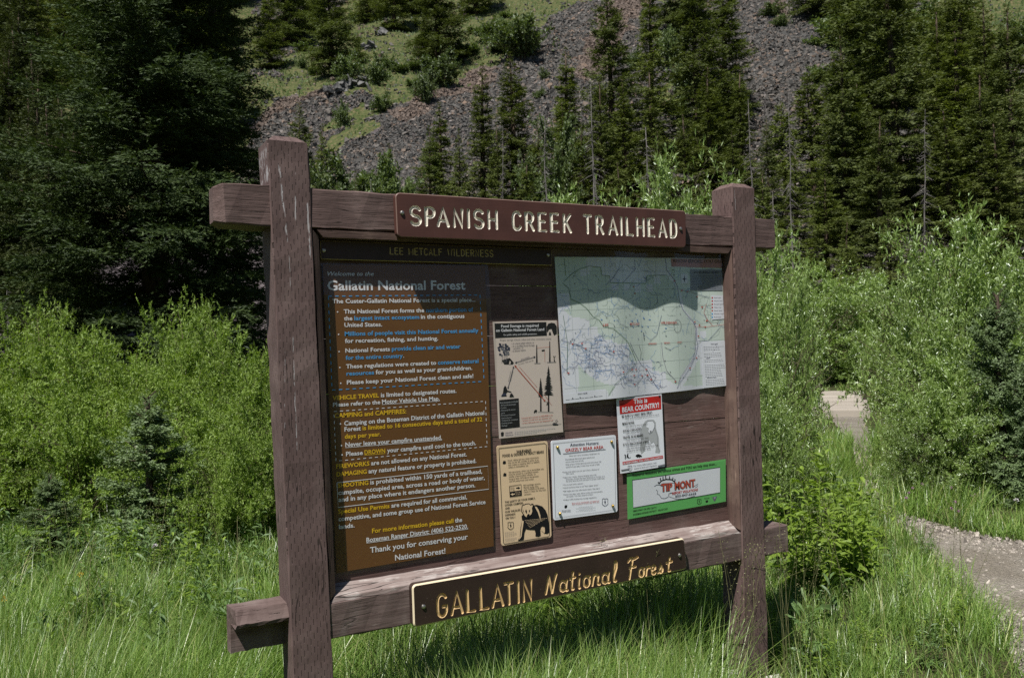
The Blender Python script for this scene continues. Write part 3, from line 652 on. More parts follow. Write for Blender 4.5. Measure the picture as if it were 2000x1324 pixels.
class Print:
    """a flat notice on the panel; drawing coordinates are those of a close-up of the photo (offset, scale), laid on its plane"""
    def __init__(s, Y, ox, oy, sc): s.Y = Y; s.ox, s.oy, s.sc = ox, oy, sc; s.g = MB(); s.bulge = None
    def P(s, x, y, lay=0):
        q = on_y(s.ox+x/s.sc, s.oy+y/s.sc, s.Y); return np.array([q[0], s.Y-.0005*lay, q[2]])
    def b(s, V):
        V = np.asarray(V, float)
        if s.bulge is not None: V = V.copy(); V[:, 1] += s.bulge(V[:, 0], V[:, 2])
        return V
    def poly3(s, V, col):
        tri = tessellate_polygon([[Vector(v.tolist()) for v in V]])
        if len(tri): s.g.add(s.b(V), np.array([list(t) for t in tri]), IX[col])
    def poly(s, pts, col, lay=1):
        if s.bulge is not None and len(pts) == 4:
            a, b, c, d = [np.array(q, float) for q in pts]; n = 14
            V = np.array([s.P(*((a*(1-u)+b*u)*(1-w)+(d*(1-u)+c*u)*w), lay) for w in np.linspace(0, 1, n) for u in np.linspace(0, 1, n)])
            i = np.arange(n-1)[:, None]*n+np.arange(n-1)[None, :]; s.g.add(s.b(V), np.stack([i, i+n, i+n+1, i+1], -1).reshape(-1, 4), IX[col]); return
        s.poly3(np.array([s.P(x, y, lay) for x, y in pts]), col)
    def line(s, pts, wd, col, lay=2, dash=None, sub=None):
        A = np.array([s.P(x, y, lay) for x, y in pts]); wd = wd*.0005
        if sub:
            out = [A[0]]
            for a, b in zip(A[:-1], A[1:]):
                k = max(1, int(np.linalg.norm(b-a)/sub)); out += [a+(b-a)*(q+1)/k for q in range(k)]
            A = np.array(out)
        if dash:
            for a, b in zip(A[:-1], A[1:]):
                L = np.linalg.norm(b-a); k = max(1, round(L/(dash[0]+dash[1]))); per = 1/k; fr = dash[0]/(dash[0]+dash[1])
                for q in range(k): s.seg(a+(b-a)*q*per, a+(b-a)*(q+fr)*per, wd, col)
        else:
            T = np.gradient(A, axis=0) if len(A) > 2 else np.array([A[1]-A[0]]*2); T[:, 1] = 0; T /= np.linalg.norm(T, axis=1)[:, None]+1e-12
            Nn = np.stack([-T[:, 2], 0*T[:, 0], T[:, 0]], -1)*wd; n = len(A); i = np.arange(n-1)
            s.g.add(s.b(np.concatenate([A+Nn, A-Nn])), np.stack([i, i+n, i+n+1, i+1], -1), IX[col])
    def seg(s, a, b, wd, col):
        t = b-a; t[1] = 0; t = t/(np.linalg.norm(t)+1e-12); n = np.array([-t[2], 0, t[0]])*wd
        s.g.add(s.b(np.array([a+n, a-n, b-n, b+n])), [(0, 1, 2, 3)], IX[col])
    def text(s, x0, y0, x1, y1, cap, t, col, bold=.02, ital=0, lay=2, under=False):
        a, b = s.P(x0, y0, lay), s.P(x1, y1, lay); c = s.P((x0+x1)/2, (y0+y1)/2-cap, lay); h = c[2]-(a[2]+b[2])/2
        V, F = text_mesh(t, bold, ital); W = a+np.outer(V[:, 0], b-a); W[:, 2] += V[:, 1]*h; W = s.b(W)
        by = {}
        for f in F: by.setdefault(len(f), []).append(f)
        first = True
        for k, fs in by.items():
            if first: s.g.add(W, np.array(fs), IX[col]); first = False
            else: s.g.V.append(np.zeros((0, 3))); s.g.F.append(np.array(fs)+s.g.n-len(W)); s.g.M.append(IX[col])
        if under:
            a2, b2 = a.copy(), b.copy(); a2[2] -= h*.17; b2[2] -= h*.17; s.seg(a2, b2, h*.05, col)
    def row(s, x0, y0, x1, y1, cap, parts, **k):
        """one line of print broken into coloured parts: (text, colour, start x, end x)"""
        for t, col, a, b in parts:
            f = lambda x: y0+(y1-y0)*(x-x0)/(x1-x0); s.text(a, f(a), b, f(b), cap, t, col, **k)
    def plate(s, cs, col, thick, rad=0, lay=0):
        P = [s.P(x, y, lay) for x, y in cs]; out = []
        if rad:
            for q in range(4):
                c = P[q]; a = P[q-1]-c; b = P[(q+1) % 4]-c; a /= np.linalg.norm(a); b /= np.linalg.norm(b); ctr = c+(a+b)*rad
                for k in range(6): th = k/5*math.pi/2; out.append(ctr-b*rad*math.cos(th)-a*rad*math.sin(th))
        else: out = P
        A = np.array(out); n = len(A); Bk = A+np.array([0, thick, 0]); i = np.arange(n); i2 = (i+1) % n
        s.g.add(np.concatenate([A, Bk]), np.stack([i, i2, n+i2, n+i], -1), IX[col]); s.poly3(A, col)
        s.g.V.append(np.zeros((0, 3))); s.g.F.append(np.array([list(s.g.n-len(A)-n+i)])); s.g.M.append(IX[col])
    def done(s, name, label, cat): return put(s.g.build(name, [INK[k] for k in IK]), label, cat)
    def film(s, cs, parent, Y, wob=.0015, nx=14, seed=1, bow=0.0):
        c = [on_y(s.ox+x/s.sc, s.oy+y/s.sc, Y) for x, y in cs]; tl, tr, br_, bl = c; rg = np.random.default_rng(seed); g = MB()
        V = np.array([[(tl*(1-a)+tr*a)*(1-b)+(bl*(1-a)+br_*a)*b for a in np.linspace(0, 1, nx)] for b in np.linspace(0, 1, nx)])
        V[..., 1] = Y+(vnoise(V[..., 0]*5+seed*7, V[..., 2]*5)-.5)*wob*2
        if bow: q = np.linspace(0, 1, nx)[:, None]; V[..., 1] -= bow*np.where(q < .13, q/.13, 1-(q-.13)/.87)
        if s.bulge is not None: V[..., 1] += s.bulge(V[..., 0], V[..., 2])
        i = np.arange(nx-1)[:, None]*nx+np.arange(nx-1)[None, :]
        V = V.reshape(-1, 3); F = np.stack([i, i+1, i+nx+1, i+nx], -1)[..., ::-1].reshape(-1, 4); g.add(V, F)
        return g.build('plastic_sleeve', M_FILM, parent, smooth=True)

# --- big brown regulations poster
p = Print(.0560, 600, 500, 4.137)
p.plate([(125,68),(1437,78),(1507,2342),(238,2558)], 'brown', .0012)
def c4(x, y): return ((620+x/3.895-600)*4.137, (780+y/3.895-500)*4.137)
K4 = 4.137/3.895
def row4(x0, y0, x1, y1, cap, parts, **k):
    a, b = c4(x0, y0), c4(x1, y1); p.row(a[0], a[1], b[0], b[1], cap*K4, [(t, c, c4(u, 0)[0], c4(v, 0)[0]) for t, c, u, v in parts], **k)
p.row(163,160,537,160, 34, [('Welcome to the','white',163,537)], ital=.25, bold=.008)
p.row(163,277,1278,271, 76, [('Gallatin National Forest','white',163,1278)], bold=.02)
for a, b in (((170,325),(1395,315)), ((200,1082),(1428,1012)), ((170,325),(200,1082)), ((1395,315),(1428,1012))): p.line([a, b], 3.2, 'blue', dash=(.0125, .0125))
R = [(202,382,1358,369,'The Custer-Gallatin National Forest is a special place...',[(0,57,'white',202,1358)]),]
p.row(202,382,1358,369, 33, [('The Custer-Gallatin National Forest is a special place...','white',202,1358)])
p.row(295,465,1340,447, 33, [('This National Forest forms the','white',295,945),('northern portion of','blue',962,1340)])
p.row(297,520,1270,500, 33, [('the','white',297,365),('largest intact ecosystem','blue',380,905),('in the contiguous','white',918,1270)])
p.row(300,573,605,568, 33, [('United States.','white',300,605)])
p.row(303,645,1383,616, 33, [('Millions of people visit this National Forest annually','blue',303,1383)])
p.row(305,702,1057,680, 33, [('for recreation, fishing, and hunting.','white',305,1057)])
p.row(308,780,1238,745, 33, [('National Forests','white',308,668),('provide clean air and water','blue',683,1238)])
p.row(310,838,783,820, 33, [('for the entire country','blue',310,772),('.','white',776,782)])
p.row(313,908,1383,862, 33, [('These regulations were created to','white',313,1042),('conserve natural','blue',1055,1383)])
p.row(317,965,1333,918, 33, [('resources','blue',317,540),('for you as well as your grandchildren.','white',553,1333)])
p.row(320,1037,1342,983, 33, [('Please keep your National Forest clean and safe!','white',320,1342)])
for x, y in ((245,452),(253,633),(257,772),(263,900),(270,1027)): p.poly([(x+6*math.cos(t), y+6*math.sin(t)) for t in np.linspace(0, 6.28, 9)[:-1]], 'white', 2)
p.row(205,1163,1205,1103, 34, [('VEHICLE TRAVEL','yellow',205,580),('is limited to designated routes.','white',595,1205)])
p.row(208,1217,1070,1165, 33, [('Please refer to the','white',208,590)]); p.row(208,1217,1070,1165, 33, [('Motor Vehicle Use Map.','white',604,1070)], under=True)
a, b, c, d = (215,1255), (1440,1172), c4(1290,357), c4(140,468)
for q in ((a, b), (b, c), (c, d), (d, a)): p.line(list(q), 2.6, 'white', dash=(.011, .0115))
p.row(220,1307,800,1270, 36, [('CAMPING and CAMPFIRES:','yellow',220,800)])
row4(203,198,1268,115, 33, [('Camping on the Bozeman District of the Gallatin National','white',203,1268)])
row4(205,243,1253,165, 33, [('Forest','white',205,330),('is limited to 16 consecutive days and a total of 32','yellow',343,1253)])
row4(207,297,482,277, 33, [('days per year.','yellow',207,482)])
row4(212,360,947,303, 33, [('Never leave your campfire unattended.','white',212,947)], under=True)
row4(217,430,1205,345, 33, [('Please','white',217,345),('your campfire until cool to the touch.','white',530,1205)]); row4(217,430,1205,345, 33, [('DROWN','yellow',358,515)], under=True)
for x, y in ((173,185),(181,350),(186,420)):
    x, y = c4(x, y); p.poly([(x+7*math.cos(t), y+7*math.sin(t)) for t in np.linspace(0, 6.28, 9)[:-1]], 'white', 2)
row4(142,525,1135,430, 33, [('FIREWORKS','yellow',142,395),('are not allowed on any National Forest.','white',408,1135)])
row4(145,585,1208,480, 33, [('DAMAGING','yellow',145,375),('any natural feature or property is prohibited.','white',388,1208)])
q = [c4(148,632), c4(1295,505), c4(1303,680), c4(157,820)]; p.line(q+[q[0]], 2.4, 'white')
row4(155,670,1252,560, 33, [('SHOOTING','yellow',155,387),('is prohibited within 150 yards of a trailhead,','white',402,1252)])
row4(158,725,1272,608, 33, [('campsite, occupied area, across a road or body of water,','white',158,1272)])
row4(160,778,1200,665, 33, [('and in any place where it endangers another person.','white',160,1200)])
row4(157,868,1137,755, 33, [('Special Use Permits','yellow',157,548),('are required for all commercial,','white',562,1137)])
row4(160,925,1278,792, 33, [('competitive, and some group use of National Forest Service','white',160,1278)])
row4(163,983,282,970, 33, [('lands.','white',163,282)])
row4(415,1015,1100,928, 34, [('For more information please call','yellow',415,1034),('the','white',1046,1100)])
row4(372,1085,1145,978, 34, [('Bozeman Ranger District: (406) 522-2520.','white',372,1145)], under=True)
row4(400,1165,1143,1060, 42, [('Thank you for conserving your','white',400,1143)], bold=.016)
row4(590,1222,973,1168, 42, [('National Forest!','white',590,973)], bold=.016)
po = p.done('regulations_poster', 'tall brown poster of forest regulations headed Gallatin National Forest', 'poster')
p.film([(112,60),(1460,70),(1545,2378),(225,2590)], po, .0525, .0010, nx=32, seed=2, bow=.014)

# --- food storage poster
p = Print(.0570, 940, 600, 4.73)
p.plate([(105,135),(697,122),(757,1152),(165,1213)], 'peach', .0008)
p.poly([(122,150),(600,137),(606,262),(128,285)], 'black')
p.poly([(606,225),(604,180),(618,152),(650,143),(680,150),(696,178),(698,245),(672,262),(660,235),(648,200),(625,205),(612,232)], 'black')
p.poly([(622,258),(628,228),(640,230),(646,258)], 'black')
p.row(183,187,529,180, 25, [('Food Storage is','white',183,398),('required','white',410,529)], bold=.02)
p.row(135,227,580,215, 25, [('on Gallatin National Forest Land','white',135,580)], bold=.02)
p.row(205,263,513,253, 16, [('for public safety and wildlife protection','white',205,513)], bold=.0)
p.row(172,309,645,296, 15, [('Proper storage of food, refuse and other attractants means:','grey',172,645)], bold=.0)
for y, t, x in ((342,'- in a hard-sided vehicle, or',488), (366,'- in a certified food storage',490), (388,'container, or',388), (411,'- as shown below',408)): p.row(278 if '-' in t else 292,y,x,y-11, 14, [(t,'navy',278 if '-' in t else 292,x)], bold=.0)
rg = random.Random(4)
for q in range(60):
    a, r = rg.uniform(0, 6.28), rg.random()**.5; x, y = 203+58*r*math.cos(a), 395+62*r*math.sin(a); k = rg.uniform(6, 13)
    p.poly([(x+k*math.cos(t)*rg.uniform(.6, 1.2), y+k*math.sin(t)*rg.uniform(.6, 1.2)) for t in np.linspace(0, 6.28, 7)[:-1]], rg.choice(['navy', 'navy', 'grey']), 1+(q % 3)*.3)
for x, y in ((195,515),(210,520),(225,512),(238,505)): p.line([(x, 440+(x % 7)), (x+rg.uniform(-8, 8), y)], 1.2, 'grey')
p.poly([(188,490),(262,468),(300,512),(290,528),(212,528)], 'black'); p.poly([(262,492),(272,505),(268,526),(255,526)], 'peach', 2)
for x, y0, y1 in ((512,348,515), (632,315,508)): p.poly([(x-4,y0),(x+3,y0),(x+8,y1),(x-7,y1)], 'black')
p.line([(488,518),(545,516)], 2, 'grey'); p.line([(605,508),(690,505)], 2, 'grey')
p.poly([(556,395),(585,390),(586,405),(558,408)], 'black'); p.line([(515,375),(632,365)], 1, 'brick'); p.line([(585,405),(586,505)], 1, 'brick')
p.line([(665,450),(672,465),(672,500)], 3, 'black'); p.line([(672,465),(684,448)], 2, 'black'); p.line([(672,480),(682,508)], 2.5, 'black')
p.line([(312,512),(498,457)], 2.0, 'navy'); p.line([(297,548),(245,750)], 2.0, 'navy'); p.line([(308,538),(590,868)], 2.6, 'brick')
for x, y, dx, dy in ((312,512,14,-10),(312,512,16,4),(498,457,-14,10),(498,457,-16,-4),(297,548,-9,12),(297,548,5,14),(245,750,-4,-14),(245,750,10,-10)): p.line([(x, y), (x+dx, y+dy)], 2, 'navy')
for x, y, dx, dy in ((308,538,4,16),(308,538,16,6),(590,868,-4,-16),(590,868,-16,-6)): p.line([(x, y), (x+dx, y+dy)], 2.6, 'brick')
p.row(365,487,445,462, 9, [('RECOMMENDED','navy',365,445)], bold=0); p.row(340,530,480,492, 9, [('at least 100 yards','navy',340,480)], bold=0)
for k in (-1, 1): p.line([(345+k*7,565-k*14),(510+k*7,755-k*14)], 1.6, 'brick', dash=(.006, .003))
for k in (-1, 1): p.line([(282+k*10,590),(258+k*10,690)], 1.4, 'navy', dash=(.005, .003))
def pine(x, yt, yb, w, base):
    for q in range(16):
        f = q/15; y = yt+(yb-yt)*f; ww = w*(.12+.88*f**.8)*rg.uniform(.7, 1.1)
        p.poly([(x-ww, y+10+rg.uniform(0, 8)), (x-ww*.3, y-4), (x, y-14), (x+ww*.3, y-3), (x+ww, y+9+rg.uniform(0, 8)), (x, y+14)], 'black', 1+(q % 3)*.3)
    p.poly([(x-3,yt),(x+3,yt),(x+9,base),(x-6,base)], 'black')
pine(548, 660, 815, 28, 960); pine(620, 552, 800, 48, 965)
p.line([(520,965),(665,968)], 1.6, 'grey'); p.poly([(485,965),(492,950),(507,944),(516,955),(512,965),(506,980),(499,966),(491,980),(485,978)], 'black'); p.line([(604,870),(612,890),(601,900)], 4, 'black'); p.line([(585,810),(650,905)], 1, 'brick')
p.poly([(205,748),(218,722),(230,735),(242,768),(278,780),(276,788),(240,782),(228,800),(236,822),(188,826),(200,790)], 'black'); p.poly([(258,830),(268,800),(280,792),(292,808),(302,826)], 'black', 2); p.poly([(195,800),(225,790),(228,815),(180,822)], 'navy', 2)
p.poly([(163,857),(345,840),(356,1106),(176,1126)], 'black')
for k, t in enumerate(['Attractants include:','- All food & beverages','- Coolers','- Carcasses & carcass','  parts','- Processed livestock','  feed and grain','- Toiletries & cosmetics','- Cooking grease','- Garbage']):
    y = 890+k*23.5; w_ = 8.2*len(t.strip())*(1.05 if k == 0 else .82); x = 170+k*1.0+(10 if t[0] == ' ' else 0); p.row(x,y,x+w_,y-w_*.09, 13 if k else 15, [(t.strip(),'lgrey',x,x+w_)], bold=0)
for y, t, x in ((1030,'Carcasses left on ground are REQUIRED to be:',660), (1053,'- at least 1/2 mile from any campsite, and',645), (1077,'- at least 200 yards from any designated trail',663)): p.row(370,y,x,y-29, 13, [(t,'brick',370,x)], bold=0)
p.line([(358,1108),(738,1075)], 1.4, 'grey'); p.poly([(655,1080),(670,1065),(690,1070),(712,1082),(708,1090),(665,1092)], 'black'); p.line([(690,1070),(685,1045),(700,1035)], 1.6, 'black'); p.line([(690,1070),(700,1052),(708,1048)], 1.6, 'black')
p.poly([(180,1158),(194,1150),(208,1155),(206,1185),(194,1193),(182,1188)], 'black'); p.row(220,1165,285,1159, 11, [('GALLATIN','purple',220,285)]); p.row(221,1187,294,1180, 11, [('National Forest','purple',221,294)])
for k in range(3): p.line([(305,1150+k*15),(685-k*85,1116+k*20)], 1.4, 'lgrey', dash=(.009, .002))
po = p.done('food_storage_poster', 'beige and black poster about food storage, beside the brown regulations poster', 'poster')
p.film([(85,105),(705,92),(792,1175),(155,1255)], po, .0530, .0014, seed=4)

# --- tan metal plate with a bear
p = Print(.0555, 950, 830, 5.297)
p.plate([(105,214),(632,162),(674,1157),(156,1249)], 'cream', .003, .010)
q = [(130,240),(600,187),(618,200),(652,1140),(640,1150),(190,1228),(176,1218),(128,252)]; p.line(q+[q[0]], 2.2, 'black')
p.row(308,290,462,273, 30, [('WARNING','black',308,462)], bold=.02); p.row(165,330,593,287, 27, [('FOOD & ODORS ATTRACT BEARS','black',165,593)], bold=.018)
T = [(220,372,540,'Food, refuse and any other attractants'),(222,395,537,'may not be left outside, in tents, or in'),(224,419,550,'tent trailers at anytime, DAY or NIGHT,'),(226,443,435,'unless in immediate use.'),(228,494,593,'All attractants, when not in immediate use,'),(230,517,540,'must be stored in a certified manner,'),(232,540,510,'inside a hard sided vehicle, or'),(234,564,535,'hung at least 10 ft above the ground'),(236,588,490,'and 4 ft away from tree trunks.'),(382,628,560,'NO garbage service.'),(384,652,535,'Please keep this'),(385,674,600,'area CLEAN at all times.'),(386,697,616,'Leave it clean for the next'),(388,722,465,'campers.')]
for x, y, x1, t in T: p.row(x,y,x1,y-(x1-x)*.105, 15, [(t,'black',x,x1)], bold=.004)
for x, y in ((185,392),(190,518)): p.poly([(x-18,y+8),(x-14,y-14),(x-4,y-28),(x+8,y-18),(x+14,y-24),(x+17,y+4),(x+4,y+12)], 'black')
q = [(236,632),(358,612),(364,728),(242,744)]; p.line(q+[q[0]], 2, 'black'); p.poly([(240,690),(361,672),(364,727),(243,743)], 'black')
p.row(248,660,290,653, 13, [('PACK','black',248,290)], bold=0); p.row(250,680,288,674, 13, [('IT IN','black',250,288)], bold=0); p.row(300,705,350,697, 13, [('PACK','cream',300,350)], bold=0, lay=3); p.row(302,726,352,718, 13, [('IT OUT','cream',302,352)], bold=0, lay=3)
p.poly([(306,646),(325,643),(325,635),(350,648),(326,662),(326,654),(307,657)], 'black'); p.poly([(292,705),(272,709),(272,701),(247,715),(273,728),(273,720),(293,716)], 'cream', 3)
for x, y, x1, t in ((190,806,505,'THE SAFETY OF YOUR FAMILY,'),(191,838,383,'OTHER CAMPERS,'),(193,870,240,'AND'),(193,906,350,'OUR WILDLIFE'),(195,940,298,'DEPENDS'),(197,973,296,'ON YOU !')): p.row(x,y,x1,y-(x1-x)*.14, 20, [(t,'black',x,x1)], bold=.015)
p.poly([(470,832),(520,822),(575,838),(612,880),(632,930),(642,1000),(648,1108),(628,1122),(600,1118),(606,1085),(600,1050),(575,1045),(556,1075),(560,1140),(540,1152),(505,1148),(508,1120),(498,1082),(440,1080),(408,1072),(392,1110),(386,1180),(368,1190),(325,1195),(335,1168),(345,1160),(352,1060),(368,985),(362,940)], 'black', 2)
p.poly([(362,850),(366,826),(384,822),(400,812),(440,807),(458,822),(468,808),(486,815),(484,840),(476,852),(480,895),(470,925),(448,948),(432,965),(415,962),(392,945),(368,905),(356,885)], 'black', 3)
p.poly([(370,846),(373,832),(388,830),(405,820),(438,816),(456,832),(474,822),(476,840),(468,852),(472,892),(462,918),(446,932),(440,912),(420,925),(412,950),(396,938),(374,902),(364,882)], 'cream', 4)
p.poly([(398,885),(408,868),(416,888),(414,915),(405,905)], 'black', 5); p.poly([(436,880),(448,872),(446,890),(438,900)], 'black', 5); p.poly([(416,940),(440,925),(438,950),(424,960)], 'black', 5); p.line([(372,870),(384,900)], 2, 'black', 5)
p.poly([(368,985),(384,990),(376,1050),(366,1110),(362,1150),(340,1180),(332,1178),(350,1150),(356,1080)], 'cream', 3); p.poly([(498,838),(520,845),(540,880),(556,930),(558,985),(546,950),(530,900),(510,865)], 'cream', 3); p.poly([(562,1060),(580,1050),(598,1060),(604,1095),(598,1118),(566,1085)], 'cream', 3)
for k in range(6): p.line([(395+k*10,985+k*15),(630-k*25,960+k*16-k*2)], 1.3, 'cream', 3, dash=(.006, .002))
def shield(x, y, k, col, lay=2):
    q = [(x-28*k,y-30*k),(x-14*k,y-36*k),(x,y-30*k),(x+14*k,y-36*k),(x+28*k,y-32*k),(x+26*k,y-10*k),(x+29*k,y+16*k),(x+14*k,y+32*k),(x,y+38*k),(x-14*k,y+33*k),(x-29*k,y+18*k),(x-25*k,y-8*k)]
    p.line(q+[q[0]], 2.0, col, lay); p.poly([(x,y-22*k),(x+9*k,y+2*k),(x+3*k,y+2*k),(x+3*k,y+18*k),(x-3*k,y+18*k),(x-3*k,y+2*k),(x-9*k,y+2*k)], col, lay)
shield(250, 1038, 1.05, 'black')
for k in range(7): p.line([(187+k,1110+k*14+(8 if k > 3 else 0)),(187+k+(125 if k % 3 else 100),1098+k*14+(8 if k > 3 else 0))], 1.0, 'grey', dash=(.007, .002))
po = p.done('warning_plate', 'tan metal plate WARNING food and odors attract bears with black bear', 'plate')

# --- white metal plate for hunters, four brass screws
p.g = MB(); q4 = [(668,164),(1338,101),(1357,895),(695,985)]
p.plate(q4, 'pale', .003, .009)
q = [(690,190),(1320,128),(1338,872),(714,960)]; p.line(q+[q[0]], 1.5, 'grey')
p.row(865,219,1162,196, 30, [('Attention Hunters:','navy',865,1162)], bold=.01); p.row(815,277,1210,240, 33, [('GRIZZLY BEAR AREA','rosered',815,1210)], bold=.012); p.line([(792,297),(1230,250)], 2.2, 'navy')
T = [(855,322,1170,'Have and carry necessary equipment to:'),(815,360,1115,'Immediately field dress game animal and'),(817,385,1005,'remove meat from kill site.'),(818,412,1185,'Hang at least 10 feet above ground and at least 100'),(820,438,1170,'yards from gut pile, if meat must be left in field.'),(797,490,1165,'Leave meat where you can see it from a distance of'),(822,508,905,'200+ yards.'),(800,545,1135,'Upon your return, observe hanging meat with'),(822,565,1222,'binoculars. If meat has been disturbed or if a bear is in'),(822,585,1222,'the area, leave the area and report to proper authorities.'),(800,622,1000,'Try to hunt with a partner.'),(800,652,1158,'Carry and know how to use "bear pepper spray".'),(802,688,1170,'Elk bugles and cow calls attract bears. Stay alert!'),(803,722,1200,'Avoid: Gut piles, areas where ravens are concentrated,'),(825,742,1100,'carcasses. You may surprise a bear!'),(805,778,1140,'Follow USFS food/carcass storage regulations.')]
for k, (x, y, x1, t) in enumerate(T):
    p.row(x,y,x1,y-(x1-x)*.085, 13, [(t,'grey',x,x1)], bold=.004)
    if x < 806 and k > 3: p.poly([(x-10,y-8),(x-4,y-9),(x-4,y-3),(x-10,y-2)], 'grey')
p.row(885,812,1165,785, 12, [('Bears can be unpredictable and dangerous!','rosered',885,1165)], bold=0); p.row(886,826,1167,799, 11, [('Report all sightings to the nearest ranger district office.','rosered',886,1167)], bold=0)
for k in range(4): p.line([(955-(k % 2)*30,846+k*14),(1100+(k % 2)*30,834+k*14)], 1.2, 'lgrey', dash=(.007, .002))
p.poly([(806,840),(815,826),(836,826),(834,848),(822,860),(808,856)], 'black'); p.row(780,888,872,880, 11, [('Montana Fish,','navy',780,872)], bold=0); p.row(780,902,872,894, 11, [('Wildlife & Parks','navy',780,872)], bold=0); shield(1226, 795, 1.05, 'navy')
po = p.done('hunter_notice', 'white metal plate headed Attention Hunters GRIZZLY BEAR AREA with brass screws', 'plate')
for x, y in ((732,228),(1292,172),(1305,832),(757,912)):
    c = p.P(x, y); g = MB(); th = np.arange(10)*2*math.pi/10; g.n = 30
    for rr, yy in ((.0065, -.0008), (.006, -.006), (.003, -.009)): g.V.append(np.stack([c[0]+rr*np.cos(th), np.full(10, c[1]+yy), c[2]+rr*np.sin(th)], -1))
    for k in (0, 10): g.F.append(np.stack([k+np.arange(10), k+10+np.arange(10), k+10+(np.arange(10)+1) % 10, k+(np.arange(10)+1) % 10], -1)); g.M.append(0)
    g.F.append(np.array([list(range(20, 30))])); g.M.append(0); g.build('screw', M_SCREW, po)

# --- red and white bear country sheet
p = Print(.0500, 1180, 740, 4.564)
p.plate([(108,178),(512,134),(541,778),(145,843)], 'pale', .0008)
p.poly([(132,190),(505,148),(509,268),(140,314)], 'red')
p.row(262,222,383,207, 40, [('This is','pale',262,383)], bold=.025); p.row(160,298,488,252, 44, [('BEAR COUNTRY!','pale',160,488)], bold=.025)
p.poly([(330,440),(362,378),(385,364),(440,362),(458,385),(462,440),(486,520),(490,610),(500,640),(492,658),(455,655),(462,600),(440,560),(418,575),(400,540),(372,560),(360,640),(330,668),(318,620),(330,560),(318,500)], 'lgrey', 1)
p.poly([(372,395),(388,374),(432,372),(448,398),(446,430),(425,470),(405,485),(392,470),(398,440),(376,430)], 'pale', 2)
q = [(372,395),(388,374),(432,372),(448,398),(446,430),(425,470),(405,485),(392,470)]; p.line(q, 1.2, 'grey', 3); p.poly([(404,462),(420,458),(416,474),(408,478)], 'grey', 3); p.line([(446,430),(470,500),(476,600),(490,640)], 1.2, 'grey', 3)
T = [(155,342,427,20,'BE ALERT & CARRY BEAR SPRAY',.02),(176,363,487,14,'- keep spray accessible & know how to use it',0),(160,408,265,20,'MAKE NOISE',.02),(180,432,383,14,'- alert bears to your presence',0),(164,473,328,20,'AVOID CARCASSES',.02),(182,494,325,14,'- odors attract bears',0),(165,532,345,20,'TRAVEL IN NUMBERS',.02),(185,554,392,14,'- keep children and pets close',0),(167,594,398,20,'IF YOU ENCOUNTER A BEAR',.02),(188,611,415,13,'- stay calm and do NOT run away',0),(190,632,480,13,'- keep your distance and slowly back away',0),(192,652,412,13,'- prepare to use your bear spray',0)]
for x, y, x1, cap, t, b in T: p.row(x,y,x1,y-(x1-x)*.135, cap, [(t,'black',x,x1)], bold=b, lay=4)
p.line([(188,672),(186,712)], 4, 'black'); p.line([(180,672),(192,690)], 3, 'black'); p.poly([(200,682),(208,664),(216,668),(212,684),(222,700),(216,710),(208,696),(200,712)], 'black'); p.line([(222,706),(235,695)], 2, 'black')
p.poly([(278,688),(284,676),(300,668),(318,672),(336,684),(334,696),(322,692),(318,702),(308,694),(296,700),(290,694)], 'black')
p.poly([(163,738),(522,680),(525,706),(165,764)], 'red'); p.row(172,760,516,705, 17, [('BE RESPONSIBLE FOR YOUR OWN SAFETY!','pale',172,516)], bold=.012)
p.row(262,780,465,750, 14, [('For more information, visit','grey',262,465)], bold=0); p.row(264,804,470,773, 14, [('www.fs.fed.us/r1/gallatin','grey',264,470)], bold=0); shield(228, 793, .62, 'grey')
for x, y in ((163,186),(490,153)): p.poly([(x-7,y-5),(x+7,y-7),(x+8,y+6),(x-6,y+7)], 'black', 4)
for a, b in (((150,808),(222,800)), ((478,770),(540,760))): p.poly([a, (b[0], b[1]-4), (b[0], b[1]+6), (a[0], a[1]+10)], 'grey', 3)
p.done('bear_country_notice', 'white sheet with red heading This is BEAR COUNTRY, pinned below the map', 'notice')

# --- green tip line sheet
p = Print(.0560, 1180, 740, 4.564)
p.plate([(203,845),(1083,714),(1085,1090),(210,1250)], 'green', .0008)
q = [(250,900),(1032,785),(1032,1010),(258,1146)]; p.poly(q, 'pale', 1); p.line(q+[q[0]], 2.2, 'black', 2)
p.row(252,868,1000,764, 22, [('Resource violations are serious crimes and YOU can help stop them...','black',252,1000)], bold=.014)
mt = [(445,955),(470,942),(498,944),(520,930),(640,925),(640,1010),(575,1020),(570,1050),(540,1064),(510,1062),(490,1030),(472,1025),(476,1000),(462,985)]; p.line(mt, 2.0, 'navy', 2)
for x, y, dx, dy in ((490,920,-22,6),(505,908,-10,-28),(525,900,-4,-32),(550,893,-6,-34),(580,892,4,-28),(605,900,12,-24),(622,915,16,-26)): p.line([(x, y), (x+dx*.6, y+dy*.6), (x+dx*.4, y+dy)], 5, 'black', 2)
p.line([(485,935),(510,905),(550,893),(600,895),(628,918)], 5, 'black', 2)
p.row(508,1003,608,988, 66, [('TIP','brick',508,608)], bold=.03, lay=3); p.row(630,985,812,955, 66, [('MONT','brick',630,812)], bold=.03, lay=3); p.row(503,1006,606,991, 66, [('TIP','navy',503,603)], bold=.04, lay=2.5); p.row(626,988,808,958, 66, [('MONT','navy',626,808)], bold=.04, lay=2.5)
p.row(605,1030,834,994, 22, [('REPORT VIOLATIONS','red',605,834)], bold=.02, lay=3); p.row(632,1056,818,1028, 22, [('800-847-6668','navy',632,818)], bold=.006, lay=3)
p.line([(600,1010),(575,1022),(580,1048),(640,1068),(720,1065),(808,1040)], 2, 'grey', 2); p.line([(800,955),(835,935),(830,955),(808,968)], 2, 'grey', 2)
